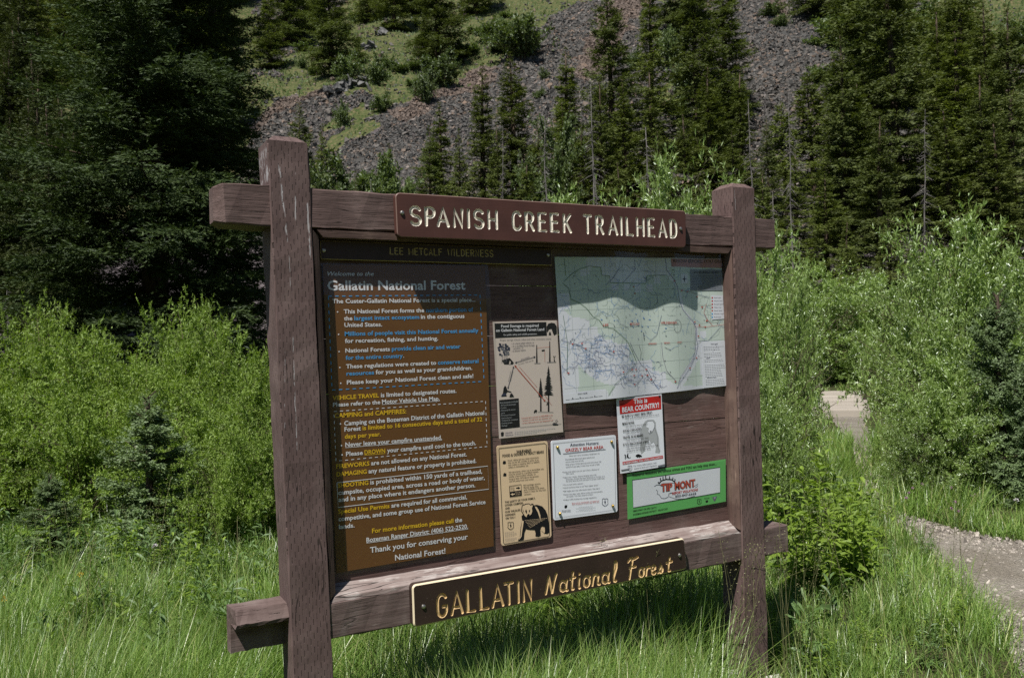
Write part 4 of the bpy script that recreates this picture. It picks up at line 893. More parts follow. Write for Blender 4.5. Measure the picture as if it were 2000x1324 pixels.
p.row(258,1182,465,1147, 14, [('EMERGENCY OR FIRE Call 911','black',258,465)], bold=.012); p.row(258,1214,565,1160, 14, [('BOZEMAN RANGER DISTRICT - 406-522-2520','black',258,565)], bold=.012)
shield(846, 1091, .62, 'black'); p.row(892,1070,938,1063, 11, [('MONTANA','black',892,938)], bold=0); p.poly([(904,1082),(924,1078),(928,1090),(914,1102),(904,1096)], 'black'); p.poly([(962,1052),(1005,1044),(990,1085),(978,1087)], 'purple'); p.poly([(976,1054),(994,1050),(986,1072)], 'lgrey', 2)
po = p.done('tip_line_notice', 'green bordered white sheet with red antler logo, right of the hunters plate', 'notice')
p.film([(187,838),(1112,702),(1115,1118),(192,1310)], po, .0530, .0012, seed=6)

# --- forest map
p = Print(.0490, 1060, 480, 4.1375)
cx = [p.P(x, 500)[0] for x in (100, 330, 580, 850, 1060, 1280, 1480)]; cv = [.002, -.002, -.008, .0055, -.003, .007, .0]
p.bulge = lambda X, Z: sum(np.exp(-((np.asarray(X)-c)/.085)**2)*q*1.25 for c, q in zip(cx, cv))
TLc, TRc, BRc, BLc = (98,90), (1445,103), (1497,1132), (170,1275)
nx, nz = 110, 84
def mapP(a, b):
    x = (TLc[0]*(1-a)+TRc[0]*a)*(1-b)+(BLc[0]*(1-a)+BRc[0]*a)*b; y = (TLc[1]*(1-a)+TRc[1]*a)*(1-b)+(BLc[1]*(1-a)+BRc[1]*a)*b; return x, y
GP = [[(100,92),(350,92),(350,180),(470,180),(470,240),(530,240),(530,300),(845,300),(845,240),(900,236),(1000,236),(1050,300),(1100,380),(1120,500),(1180,580),(1235,640),(1250,760),(1235,880),(1180,960),(1120,1050),(1090,1130),(1000,1080),(995,1020),(890,1010),(885,925),(700,930),(690,785),(555,790),(555,760),(500,760),(440,700),(440,660),(375,655),(375,600),(230,570),(120,480),(105,300)],
      [(1010,175),(1450,180),(1462,430),(1480,640),(1480,770),(1290,780),(1270,740),(1260,640),(1200,580),(1140,510),(1120,400),(1050,260)], [(285,960),(340,1020),(430,1090),(575,1135),(530,1215),(505,1160),(290,1180)], [(1280,900),(1300,1130),(1130,1130),(1200,1030),(1260,930)]]
HOLE = [[(300,190),(380,180),(380,235),(300,240)], [(540,310),(600,310),(600,370),(540,370)], [(645,310),(700,310),(690,365),(650,365)], [(745,310),(800,310),(800,368),(745,368)], [(850,310),(895,310),(895,370),(850,370)], [(900,245),(950,245),(950,300),(900,300)], [(120,390),(210,390),(215,520),(125,500)], [(1285,690),(1325,690),(1325,745),(1285,745)]]
aa, bb = np.meshgrid((np.arange(nx)+.5)/nx, (np.arange(nz)+.5)/nz); X, Y = mapP(aa, bb); gm = np.zeros(X.shape, bool)
for q in GP: gm |= inside(X, Y, q)
for q in HOLE: gm &= ~inside(X, Y, q)
V = np.array([[p.P(*mapP(a, b)) for a in np.linspace(0, 1, nx+1)] for b in np.linspace(0, 1, nz+1)]).reshape(-1, 3)
i = np.arange(nz)[:, None]*(nx+1)+np.arange(nx)[None, :]
p.g.add(p.b(V), np.stack([i, i+nx+1, i+nx+2, i+1], -1).reshape(-1, 4), np.where(gm.ravel(), IX['mapgreen'], IX['pale']))
def ml(pts, wd, col, lay=1): p.line(pts, wd, col, lay, sub=.012)
for a in np.linspace(.08, .92, 9): ml([mapP(a, .02), mapP(a, .98)], .7, 'mapgrey')
for b in np.linspace(.1, .9, 7): ml([mapP(.01, b), mapP(.99, b)], .7, 'mapgrey')
rg = random.Random(9)
def wiggle(x, y, ang, n, st, col, wd, lay, branch=.0):
    q = [(x, y)]
    for k in range(n):
        ang += rg.uniform(-.75, .75); x += math.cos(ang)*st; y += math.sin(ang)*st
        q.append((x, y))
        if branch and rg.random() < branch: wiggle(x, y, ang+rg.choice((-1, 1))*rg.uniform(.5, 1.3), max(2, n//3), st*.8, col, wd*.8, lay)
    q = [c for c in q if inside([c[0]], [c[1]], [TLc, TRc, BRc, BLc])[0]]
    if len(q) > 1: ml(q, wd, col, lay)
for k in range(80): wiggle(rg.uniform(150, 720), rg.uniform(760, 1080), rg.uniform(0, 6.28), rg.randint(6, 14), 13, rg.choice(['mapblue', 'mapnavy', 'mapblue']), .9, 2, .2)
for k in range(60): wiggle(rg.uniform(560, 960), rg.uniform(960, 1130), rg.uniform(0, 6.28), rg.randint(3, 8), 11, rg.choice(['mapnavy', 'mapnavy', 'mapblue']), 1.0, 2, .2)
for k in range(130): wiggle(rg.uniform(130, 1440), rg.uniform(110, 900), rg.uniform(0, 6.28), rg.randint(4, 12), 14, rg.choice(['mapblue', 'mapblue', 'mapgrey', 'mapgrey']), .9, 2, .15)
for k in range(70):
    x, y = rg.gauss(720, 150), rg.gauss(610, 70); p.poly([(x+8*math.cos(t)*rg.uniform(.4, 1.2), y+6*math.sin(t)*rg.uniform(.4, 1.2)) for t in np.linspace(0, 6.28, 7)[:-1]], 'mapblue', 2) if k % 3 == 0 else ml([(x, y), (x+rg.uniform(4, 14), y+rg.uniform(-9, 9))], .9, 'mapblue', 2)
ml([(988,106),(1000,200),(1055,270),(1085,330),(1100,440),(1130,515),(1180,570),(1230,620),(1252,680),(1250,760),(1262,800),(1245,880),(1200,970),(1150,1040),(1100,1110),(1080,1150)], 1.8, 'mapnavy', 3)
ml([(1225,615),(1240,680),(1238,760),(1240,840),(1215,920),(1160,990),(1110,1060),(1090,1110)], 1.6, 'purple', 3)
ml([(160,300),(210,345),(225,430),(300,465),(350,505),(400,570),(450,600),(480,650),(560,670),(620,720),(680,775)], 1.7, 'mapline', 3); ml([(680,775),(720,850),(760,940),(700,1000),(640,1060),(580,1110),(520,1210)], 1.5, 'mapline', 3)
ml([(170,290),(230,230),(290,190),(370,165),(460,175),(470,240),(530,245),(535,300),(840,305),(850,240),(1000,238)], 1.6, 'mapline', 3)
ml([(700,780),(740,860),(800,960),(850,1000),(890,1080),(930,1150)], 1.4, 'mapnavy', 3); ml([(150,760),(240,790),(340,830),(400,865),(420,850),(560,880),(640,870),(700,900)], 1.4, 'mapnavy', 3); ml([(960,560),(925,720),(870,770)], 1.4, 'mapnavy', 3); ml([(960,780),(970,900),(1000,1010),(1080,1100)], 1.6, 'purple', 3); ml([(745,110),(750,190),(700,240),(640,300)], 1.4, 'mapnavy', 3); ml([(620,120),(600,200),(560,260),(500,320)], 1.2, 'mapnavy', 3); ml([(175,105),(185,240)], 1.6, 'mapline', 3)
ml([(165,560),(200,790),(195,1030)], 1.6, 'mapline', 3); ml([(780,800),(800,860),(790,920)], 1.4, 'navy', 3); ml([(820,700),(826,760)], 3.2, 'navy', 3)
for a, b in (((615,632),(690,665)), ((985,820),(1035,845))): p.line([a, b], 3, 'navy', 3, dash=(.004, .004))
ml([(1085+30*math.cos(t), 648+52*math.sin(t)) for t in np.linspace(0, 6.4, 22)], 1.4, 'navy', 3)
for k in range(60): x, y = rg.uniform(130, 1420), rg.uniform(150, 1080); p.poly([(x, y-3), (x+rg.uniform(4, 14), y-3), (x+6, y+3), (x, y+3)], rg.choice(['navy', 'grey', 'grey', 'mapnavy']), 3)
for x, y in ((735,330),(745,385),(340,830),(312,790),(238,793),(718,1000),(752,1000),(840,1000),(735,1048),(880,1080),(205,1028),(1065,1097),(1190,988),(1250,905),(1265,730),(1275,640),(1320,655),(1330,605),(1295,495),(1170,370),(1120,362),(1255,410),(1060,285),(1235,615),(560,855),(640,1020),(740,1120),(805,1050),(850,1045)): p.poly([(x-5, y-5), (x+5+rg.uniform(0, 10), y-5), (x+5, y+5), (x-5, y+5)], 'rosered', 4)
ml([(1240,650),(1330,655),(1470,635)], 1.5, 'rosered', 3); ml([(1270,770),(1340,770),(1400,700),(1440,650),(1470,660)], 1.5, 'mapnavy', 3); ml([(1110,360),(1200,370),(1290,400),(1350,420)], 1.5, 'mapnavy', 3); ml([(1330,470),(1310,540),(1340,600),(1375,640)], 1.5, 'rosered', 3)
for x, y, x1, t in ((480,650,520,'LEE'),(700,642,785,'METCALF'),(955,632,1078,'WILDERNESS'),(862,798,922,'SPANISH'),(980,792,1025,'PEAKS'),(1082,787,1122,'UNIT')): p.row(x,y,x1,y-2, 18 if y < 700 else 13, [(t,'rosered',x,x1)], bold=.012, lay=4)
p.poly([(1032,106),(1443,106),(1446,180),(1036,168)], 'pink', 3); p.row(1052,137,1440,140, 27, [('KNOW BEFORE YOU GO','black',1052,1440)], bold=.008, lay=4)
p.poly([(1195,190),(1446,194),(1452,362),(1200,362)], 'sheetgrey', 3); p.row(1228,222,1422,222, 14, [('MOTOR VEHICLE USE MAP','black',1228,1422)], bold=.012, lay=4)
for k in range(9): p.line([(1205,243+k*12.5),(1440-(k % 3)*18,245+k*12.5)], 1.0, 'navy', 4, dash=(.011, .002))
p.poly([(1112,228),(1172,230),(1175,306),(1116,305)], 'pale', 3)
for q in ([(1143,240),(1150,265),(1168,268),(1150,273),(1144,298),(1138,273),(1122,268),(1138,263)],): p.poly(q, 'navy', 4)
p.poly([(1366,400),(1455,402),(1466,590),(1372,598)], 'pale', 3)
for k, c in enumerate(['red', 'red', 'red', 'red', 'brick', 'blue', 'blue']): y = 420+k*26; p.poly([(1368,y-6),(1378,y-6),(1378,y+6),(1368,y+6)], c, 4); p.row(1388,y+4,1440+(k % 3)*10,y+3, 9, [('Motor trail' if k % 2 else 'Road open','grey',1388,1440+(k % 3)*10)], bold=0, lay=4)
p.poly([(1290,772),(1480,770),(1495,1128),(1310,1150)], 'pale', 3); p.row(1362,800,1415,797, 12, [('Travel Legend','navy',1362,1415)], bold=.01, lay=4)
for k in range(24):
    if k in (3, 7, 10, 19): continue
    p.line([(1308+k*.8,818+k*13.4),(1465-(k*37 % 40)+k*.9,812+k*13.2)], 1.1, 'grey', 4, dash=(.010, .0025))
p.row(1328,912,1358,910, 11, [('Legend','navy',1328,1358)], bold=.01, lay=4); p.row(1335,1072,1405,1067, 11, [('Notice to Users','navy',1335,1405)], bold=.01, lay=4)
p.poly([(168,1200),(503,1162),(508,1238),(172,1273)], 'pale', 3); p.row(280,1203,355,1195, 12, [('SCALE 1:125 000','navy',280,355)], bold=.01, lay=4); p.line([(185,1245),(480,1212)], 1.4, 'grey', 4, dash=(.02, .003))
for x, y in ((240,1232),(298,1226),(415,1214)): p.poly([(x-3,y-6),(x+3,y-6),(x+3,y+6),(x-3,y+6)], 'navy', 4)
po = p.done('forest_map', 'large pale green and white forest map in a clear sleeve', 'map')
p.film([(72,20),(1502,45),(1546,1202),(150,1312)], po, .0440, .0008, nx=40, seed=8)

# ------------------------------------------------------------------ plants
def unit(a): return a/(np.linalg.norm(a, axis=-1, keepdims=True)+1e-12)
def quads(P, D, Nn, L, W, mid=.45):
    D = unit(D); S = unit(np.cross(D, Nn)); L = np.broadcast_to(L, (len(P),))[:, None]; W = np.broadcast_to(W, (len(P),))[:, None]
    U = np.cross(S, D)
    V = np.stack([P, P+D*L*mid+S*W*.5+U*W*.12, P+D*L, P+D*L*mid-S*W*.5+U*W*.12], 1)
    return V.reshape(-1, 3), np.arange(len(P)*4).reshape(-1, 4)
def conifer(name, H, R, seed, mat, nbr=260, zb=.05, droop=.25, tw=8, step=.16, ss=.34, sw=.11, power=.8, ragged=.3, lower=.55, rnd=.5):
    rg = np.random.default_rng(seed)
    t = zb+(1-zb)*np.sort(rg.random(nbr)**1.05)*.985
    prof = np.clip((1-t)**power, 0, 1)*np.clip(lower+(t-zb)*4, 0, 1)
    L = R*prof*(1-ragged*rg.random(nbr)**1.5)+.06
    # uneven: whole sides shorter or longer here and there
    az = rg.uniform(0, 2*math.pi, nbr); L *= .62+.66*vnoise(az*1.3+seed, t*9)
    e = -.22+1.05*t+rg.normal(0, .10, nbr)
    nt = (tw*(.5+L)).astype(int)+4; B = np.repeat(np.arange(nbr), nt); n = len(B)
    s = rg.random(n)**.75*.95+.05
    fw = np.stack([np.cos(az), np.sin(az), 0*az], -1)[B]; sd = np.stack([-np.sin(az), np.cos(az), 0*az], -1)[B]
    Lb, eb, zb0 = L[B], e[B], (t*H)[B]
    P = fw*(Lb*s*np.cos(eb))[:, None]; P[:, 2] = zb0+Lb*(s*np.sin(eb)-droop*s*s+.75*droop*s**3.2)
    sgn = np.where(rg.random(n) < .5, -1, 1.0); tp = np.clip((1-t[B])*5, .28, 1); tl = Lb*.42*(1-.72*s)*rg.uniform(.6, 1.2, n)+ss*.55*tp
    D = unit(fw*.75+sd*sgn[:, None]*rg.uniform(.3, 1.1, n)[:, None]+np.stack([0*s, 0*s, rg.normal(-.12+.25*t[B], .22, n)], -1))
    m = np.maximum(2, (tl/step).astype(int)); T = np.repeat(np.arange(n), m); N = len(T)
    q = rg.random(N); C = P[T]+D[T]*(tl[T]*q)[:, None]; C[:, 2] -= .12*tl[T]*q*q
    side = np.cross(D[T], np.array([0, 0, 1.0])); sg = np.where(rg.random(N) < .5, -1, 1.0)
    SD = unit(D[T]*.85+side*sg[:, None]*rg.uniform(.1, .95, N)[:, None]+rg.normal(0, rnd*.5, (N, 3)))
    Nn = unit(np.array([0, 0, .75])+fw[T]*.65+rg.normal(0, rnd, (N, 3)))
    V, F = quads(C, SD, Nn, ss*rg.uniform(.6, 1.2, N)*tp[T], sw*rg.uniform(.7, 1.3, N)*(.5+.5*tp[T]), .5)
    r = empty(name); g = MB(); g.add(V, F); g.build('crown', mat, r)
    g = MB(); zz = np.linspace(-.4, H*.97, 9); g.tube(np.stack([.03*H*.1*np.sin(zz), 0*zz, zz], -1), np.linspace(.016*H, .004, 9)+.02, 7)
    for b in range(0, nbr, 3):
        ssv = np.linspace(0, .8, 4); pp = np.stack([math.cos(az[b])*L[b]*ssv*math.cos(e[b]), math.sin(az[b])*L[b]*ssv*math.cos(e[b]), t[b]*H+L[b]*(ssv*math.sin(e[b])-droop*ssv**2+.75*droop*ssv**3.2)], -1)
        g.tube(pp, np.linspace(.012+.008*L[b], .004, 4), 4, cap=False)
    g.build('trunk', M_BARK, r, smooth=True)
    r['H'] = H; r['R'] = R; return r
def willow(name, seed, mat, H=2.4, R=1.25, ns=46, tw=42, nl=19, ll=.064, lw=.019, up=.25):
    rg = np.random.default_rng(seed); r = empty(name); gs = MB(); PP = []; DD = []
    for k in range(ns):
        a = rg.uniform(0, 6.283); o = R*math.sqrt(rg.random()); b = np.array([math.cos(a), math.sin(a), 0])*rg.uniform(0, .22)*R
        hh = H*(1-.62*(o/R)**2)*rg.uniform(.60, 1.06); tp = np.array([math.cos(a)*o, math.sin(a)*o, hh])+np.append(rg.normal(0, .1, 2), 0)
        u = np.linspace(0, 1, 7)[:, None]; c = b*(1-u)+tp*u; c[:, :2] = b[:2]*(1-u**1.6)+tp[:2]*u**1.6; c[:, 2] = b[2]+(tp[2]-b[2])*(1.3*u-.3*u**3)[:, 0]; c[:, :2] += unit(tp[:2]-b[:2]+rg.normal(0, .2, 2))*(.16*H*u**5); c += np.cumsum(rg.normal(0, .018, (7, 3)), 0)*u
        gs.tube(c, np.linspace(.013, .003, 7), 4, cap=False)
        q = rg.random(tw)**.62*.92+.08; i = np.minimum((q*6).astype(int), 5); f = (q*6-i)[:, None]; base = c[i]*(1-f)+c[i+1]*f; ax = unit(c[i+1]-c[i])
        out = unit(ax*rg.uniform(.1, .8, (tw, 1))+rg.normal(0, .6, (tw, 3))+np.array([0, 0, up])); ln = rg.uniform(.16, .40, tw)
        for z in range(0, tw, 5): gs.tube(np.array([base[z], base[z]+out[z]*ln[z]]), [.004, .0015], 3, cap=False)
        w_ = rg.random((tw, nl)); PP.append((base[:, None]+out[:, None]*(ln[:, None]*w_)[..., None]).reshape(-1, 3)); DD.append(np.repeat(out, nl, 0))
    P, D = np.concatenate(PP), np.concatenate(DD); hol = vnoise(P[:, 0]*2.6/R+seed, P[:, 2]*2.6/R)+vnoise(P[:, 1]*2.6/R+7, P[:, 2]*2.6/R+seed)+vnoise(P[:, 0]*2.6/R, P[:, 1]*2.6/R+3); keep = hol+rg.normal(0, .12, len(P)) > 1.22; P, D = P[keep], D[keep]; n = len(P)
    LD = unit(D*.6+rg.normal(0, .6, (n, 3))); Nn = unit(np.array([0, 0, .8])+rg.normal(0, .6, (n, 3)))
    V, F = quads(P, LD, Nn, ll*rg.uniform(.55, 1.25, n), lw*rg.uniform(.7, 1.3, n))
    g = MB(); g.add(V, F); g.build('foliage', mat, r); gs.build('stems', M_STEM, r, smooth=True); r['H'] = H; r['R'] = R; return r
def snag(name, H, seed):
    rg = np.random.default_rng(seed); g = MB(); z = np.linspace(-.3, H, 10); bend = np.cumsum(rg.normal(0, .05, (10, 2)), 0)
    g.tube(np.stack([bend[:, 0], bend[:, 1], z], -1), np.linspace(.007*H+.02, .010, 10), 6); 
    for k in range(int(H*11)):
        t = rg.uniform(.12, .97); zz = t*H; a = rg.uniform(0, 6.283); L = (1-t*.75)*rg.uniform(.3, 1.35); b = np.array([np.interp(zz, z, bend[:, 0]), np.interp(zz, z, bend[:, 1]), zz])
        d = np.array([math.cos(a), math.sin(a), 0]); u = np.linspace(0, 1, 4)[:, None]; c = b+d*L*u+np.array([0, 0, 1])*(-.35*L*u**1.3+rg.normal(0, .06)*u)
        g.tube(c, np.linspace(.018, .006, 4), 3, cap=False)
        for j in range(3): q = c[1+j % 3]; g.tube(np.array([q, q+np.array([math.cos(a+rg.normal(0, 1)), math.sin(a+rg.normal(0, 1)), rg.normal(-.3, .4)])*L*.35]), [.009, .004], 3, cap=False)
    r = g.build(name, M_GREYWOOD, smooth=True); r['H'] = H; r['R'] = 1.0; return r
class Kind:
    """one plant kind: the first placing moves the model itself, later ones copy it with its parts"""
    def __init__(s, root): s.root = root; s.used = False; s.H = root['H']; s.R = root['R']; del root['H']; del root['R']
    def place(s, x, y, z, h, rad, label, cat, group=None, rz=None, tilt=(0, 0)):
        rz = random.uniform(0, 6.28) if rz is None else rz; sc = (rad/s.R, rad/s.R, h/s.H)
        if not s.used: o = s.root; s.used = True; o.location = (x, y, z); o.rotation_euler = (tilt[0], tilt[1], rz); o.scale = sc
        else: o = dup(s.root, (x, y, z), rz, sc, tilt); [o.pop(k) for k in ('group',) if k in o.keys()]
        return put(o, label, cat, group)
random.seed(5)
K = {'fir': Kind(conifer('conifer_tree', 14, 2.6, 21, M_FIR, 270, .03, .22, 13, .075, .21, .058, .95, .62)),
     'slim': Kind(conifer('conifer_tree', 14, 1.7, 22, M_FIR, 270, .03, .26, 15, .075, .20, .055, .85, .65)),
     'full': Kind(conifer('conifer_tree', 15, 3.2, 23, M_FIR2, 270, .03, .30, 13, .08, .22, .060, .85, .62)),
     'ragged': Kind(conifer('conifer_tree', 15, 2.8, 24, M_FIR2, 250, .10, .18, 11, .08, .22, .060, .8, .6, .7)),
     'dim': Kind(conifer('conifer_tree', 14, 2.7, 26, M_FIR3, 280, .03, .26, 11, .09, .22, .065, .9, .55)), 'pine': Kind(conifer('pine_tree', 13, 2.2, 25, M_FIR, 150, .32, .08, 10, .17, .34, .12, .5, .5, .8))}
def tree(kind, px, top, v, wpx, label, base=None, group=None, cat='tree'):
    if base is not None: q = hill_hit(px, base); x, y = q[0], q[1]; v = uv_of(x, y)[1]
    else: q = at_v(px, v); x, y = q[0], q[1]
    z = land_z(x, y)-.15; d = ray(px, top); zt = CAM[2]+d[2]*v/(d[0]*FWD[0]+d[1]*FWD[1])
    rad = max(.3, wpx/2*v/FPX*(1.62 if kind in ('fir', 'full') else 1.5 if kind == 'slim' else 1.35)); hgt = zt-z
    if hgt < 2.6*rad and kind in ('fir', 'full', 'slim', 'ragged', 'dim'): hgt = rad*random.uniform(2.8, 4.2)
    return K[kind].place(x, y, z, max(1.2, hgt), rad, label, cat, group, None, (random.uniform(-.02, .02), random.uniform(-.03, .03)))
# front row, across the foot of the slope
for a in [('full',595,198,62,105,'dark conifer just right of the left post, its top at the rubble edge'), ('fir',636,240,58,92,'smaller olive conifer beside the left post, in front of the dark one'),
          ('slim',770,275,60,62,'small green conifer standing alone before the rubble, amid pale bushes'), ('full',846,240,60,92,'dark bushy conifer left in the pair above the carved word SPANISH'), ('slim',868,196,64,78,'pointed conifer right in the pair above the carved word SPANISH'),
          ('fir',905,250,58,70,'light olive young conifer between the dark pair and the tall slender one'), ('slim',950,120,64,82,'tall slender conifer whose tip stands well up on the rubble'), ('fir',1016,94,66,125,'tall broad conifer right of the slender one, above CREEK'),
          ('slim',1043,300,56,62,'low conifer in front of the tall broad one, close above the sign'), ('slim',1116,90,66,86,'tall thin-topped conifer above the carved word TRAILHEAD'), ('fir',1112,190,60,95,'mid height conifer low before the thin-topped one'),
          ('full',1212,-45,66,140,'very tall conifer at left in the big clump above TRAILHEAD'), ('slim',1284,-60,68,85,'narrow very tall conifer at right in the big clump'), ('fir',1234,142,60,110,'lower bright olive conifer before the tall clump'),
          ('slim',1286,128,60,72,'lower pointed conifer right of the bright olive one'), ('fir',1180,150,59,95,'lower conifer at the left foot in the tall clump'), ('slim',1222,310,52,55,'little conifer at the foot above the pale willow'),
          ('full',1378,-70,68,150,'broad tall conifer left of the bare rubble chute'), ('full',1432,-50,72,125,'tall dark conifer edging the bare rubble chute'), ('fir',1397,120,60,120,'lower conifer in front of the broad tall one'),
          ('slim',1456,128,60,72,'pointed lower conifer beside the rubble chute'), ('fir',1350,215,57,90,'low wide conifer left above the right post'), ('fir',1445,250,55,85,'low conifer behind the right post top'),
          ('pine',1600,140,60,80,'thin pine with rusty twigs right of the rubble chute'), ('pine',1545,195,58,70,'sparse pine beside the tall bare trunk'), ('ragged',1510,225,56,75,'ragged low conifer left of the tall bare trunk'),
          ('fir',1560,290,52,95,'low olive conifer behind the beam end at right'), ('full',1722,40,66,190,'wide dark conifer in the right-hand mass, leftmost big one'), ('fir',1775,-35,70,120,'tallest conifer in the right-hand mass, its tip cut off by the frame'),
          ('ragged',1885,0,68,130,'dark ragged conifer with a drooping side, right-hand mass'), ('fir',1660,230,56,130,'mid conifer in front of the right-hand mass, left side'), ('full',1770,250,54,175,'broad low conifer in the middle front, right-hand mass'),
          ('fir',1850,200,58,120,'mid height conifer between the ragged one and the broad low one'), ('fir',1945,150,58,110,'conifer near the right frame edge, pale bushes above'), ('full',1990,215,52,140,'dark conifer cut by the right frame edge'),
          ('slim',1690,150,62,80,'narrow conifer between the thin pine and the wide dark one'), ('fir',1620,330,48,120,'low conifer behind the grey willow right of the post'), ('fir',1870,330,47,140,'low conifer above the big right-hand willows'), ('full',1720,340,46,150,'low dark conifer above the trail gap'), ('fir',1960,320,46,130,'low bushy conifer above the blue-green spruce'),
          ('fir',1745,405,38,110,'low young conifer just above the big right-hand willows'), ('fir',1655,425,36,95,'young conifer above the gap in the willows at the trail'), ('fir',1905,395,38,110,'low young conifer behind the tallest right-hand willow'), ('fir',1500,330,48,90,'low conifer just right of the right post top'), ('full',1300,250,56,95,'shaded low conifer in the tall clump centre foot'), ('fir',1065,235,60,80,'conifer low between the broad one and the thin-topped one'), ('fir',985,235,58,70,'olive conifer at the foot of the slender one'),
          ('full',700,330,50,60,'little dark conifer peeping above the top beam'), ('slim',1150,240,58,70,'conifer beside the grey snag above TRAILHEAD')]:
    tree(*a)
# left side, beyond the great spruce
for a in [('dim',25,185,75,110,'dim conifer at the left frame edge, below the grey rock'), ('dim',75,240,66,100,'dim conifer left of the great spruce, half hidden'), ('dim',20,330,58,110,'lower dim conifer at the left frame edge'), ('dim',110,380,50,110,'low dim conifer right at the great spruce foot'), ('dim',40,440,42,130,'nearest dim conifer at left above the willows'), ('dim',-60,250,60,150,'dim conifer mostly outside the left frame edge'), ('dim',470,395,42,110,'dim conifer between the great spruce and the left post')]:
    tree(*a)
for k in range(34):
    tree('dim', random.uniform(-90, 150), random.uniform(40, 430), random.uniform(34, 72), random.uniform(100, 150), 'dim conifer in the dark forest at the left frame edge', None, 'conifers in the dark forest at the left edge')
for k in range(4):
    tree(random.choice(['fir', 'full', 'ragged', 'slim']), random.uniform(1590, 2040), random.uniform(190, 340), random.uniform(47, 64), random.uniform(110, 170), 'olive conifer in the dense stand at the right', None, 'conifers in the dense stand at the right')
# on the hillside
for a in [('full',648,-30,0,105,'dark double-topped conifer on the green bank, upper left',146), ('full',858,-80,0,110,'big dark conifer on the green bank above the dark pair',128), ('fir',700,105,0,26,'tiny conifer near the bank rock, upper left',128),
          ('fir',770,0,0,70,'conifer in the upper forest fringe, left of the big dark one',62), ('fir',720,-30,0,70,'conifer in the upper forest fringe, second from the double-topped one',45), ('full',560,-60,0,90,'dark conifer at the shaded bank, right of the great spruce',95), ('fir',530,30,0,70,'half hidden conifer touching the great spruce crown, upper bank',135),
          ('fir',600,-40,0,80,'conifer behind the double-topped one, upper bank',70), ('fir',930,-60,0,80,'conifer at the frame top right of the big dark one',28), ('full',800,-60,0,80,'dark conifer behind the upper forest fringe',30),
          ('full',1622,-140,0,130,'dark conifer at the frame top above the right rubble',36), ('ragged',1700,-120,0,100,'dark ragged conifer at the frame top, right rubble',20), ('full',1335,-120,0,110,'conifer at the frame top between the two tall clumps',62), ('fir',832,70,0,38,'small conifer beside the big dark one, its left',118)]:
    tree(a[0], a[1], a[2], 0, a[4], a[5], a[6])
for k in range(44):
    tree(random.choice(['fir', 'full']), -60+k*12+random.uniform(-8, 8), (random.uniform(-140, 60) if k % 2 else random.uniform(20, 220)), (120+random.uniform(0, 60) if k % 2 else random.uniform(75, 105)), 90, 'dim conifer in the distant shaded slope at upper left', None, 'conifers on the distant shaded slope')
# dead trees
KS = Kind(snag('dead_tree', 9, 61)); KS2 = Kind(snag('dead_tree', 9, 62)); K['snag'] = KS; K['snag2'] = KS2
for a in [('snag',1070,235,50,60,'grey dead tree with drooping twigs above CREEK'), ('snag2',1157,165,54,60,'tall grey dead trunk right of the thin-topped conifer'), ('snag',1275,250,48,70,'grey dead tree with tangled limbs in the tall clump foot'), ('snag2',978,245,48,30,'bare pale trunk left above CREEK'), ('snag',1478,190,46,50,'leaning grey dead tree just right of the right post'), ('snag2',1553,158,44,34,'tallest bare trunk right of the right post'), ('snag',1515,375,30,55,'spiky grey dead tree over the beam end at right'), ('snag2',1805,215,46,40,'grey dead trunk in the right-hand mass'), ('snag',1935,210,50,40,'thin grey dead trunk near the right frame edge'), ('snag',735,350,36,45,'thin grey dead sapling above the top beam'), ('snag2',22,555,24,40,'grey dead sapling at the left frame edge'), ('snag',1175,340,30,50,'little grey dead tree above the letters TRAIL')]:
    tree(*a, cat='dead tree')
# shrubs on the slope
KH = Kind(willow('hillside_shrub', 71, M_SHRUB, 2.0, 1.3, 34, 26, 9, .17, .09, .4)); K['sh'] = KH
for px, top, base, wpx, lb in [(1022,38,118,110,'largest pale green shrub on the rubble, left of the brown chute'), (985,60,105,70,'pale green shrub adjoining the largest one'), (955,45,80,70,'green shrub high on the bank by the big dark conifer'), (862,108,170,80,'green shrub under the big dark conifer'), (832,145,205,46,'low end in the shrub chain running down the rubble'), (905,85,112,60,'shrub between the big dark conifer and the largest shrub'), (735,118,168,52,'bright round shrub beside the grey outcrop'), (682,108,160,56,'green shrub left of the grey outcrop'), (668,205,250,34,'small shrub at the lower green strip'), (748,185,220,44,'low grassy shrub on the green strip'), (1312,60,130,60,'pale shrub between the two tall clumps, upper'), (1335,110,205,60,'pale shrub between the two tall clumps, lower'), (1330,190,235,44,'small pale shrub low between the tall clumps'), (1645,30,95,120,'wide pale shrub under the frame-top conifer, right'), (1690,60,120,110,'pale shrub right of the wide one, right rubble'), (1600,130,165,56,'isolated pale shrub on the right rubble'), (1660,20,55,60,'upper pale shrub near the frame top, right'), (1510,5,35,44,'small shrub high on the right rubble'), (1527,30,56,34,'tiny shrub high on the right rubble'), (1840,40,110,110,'pale shrub behind the ragged conifer'), (1810,10,70,80,'pale shrub at the frame top, right-hand mass'), (1935,120,190,90,'pale shrub on the far right slope'), (1985,50,95,90,'pale shrub at the far right frame edge'), (1240,100,140,40,'shrub glimpsed within the tall clump'), (1055,175,195,26,'tiny shrub on the rubble left of the thin-topped conifer'), (1062,135,158,22,'tiniest shrub on the rubble below the brown chute'), (1880,150,200,70,'pale shrub right of the tallest conifer')]:
    q = hill_hit(px, base); v = uv_of(q[0], q[1])[1]; KH.place(q[0], q[1], q[2]-.1, (base-top)*v/FPX*1.15, wpx/2*v/FPX, lb, 'shrub')
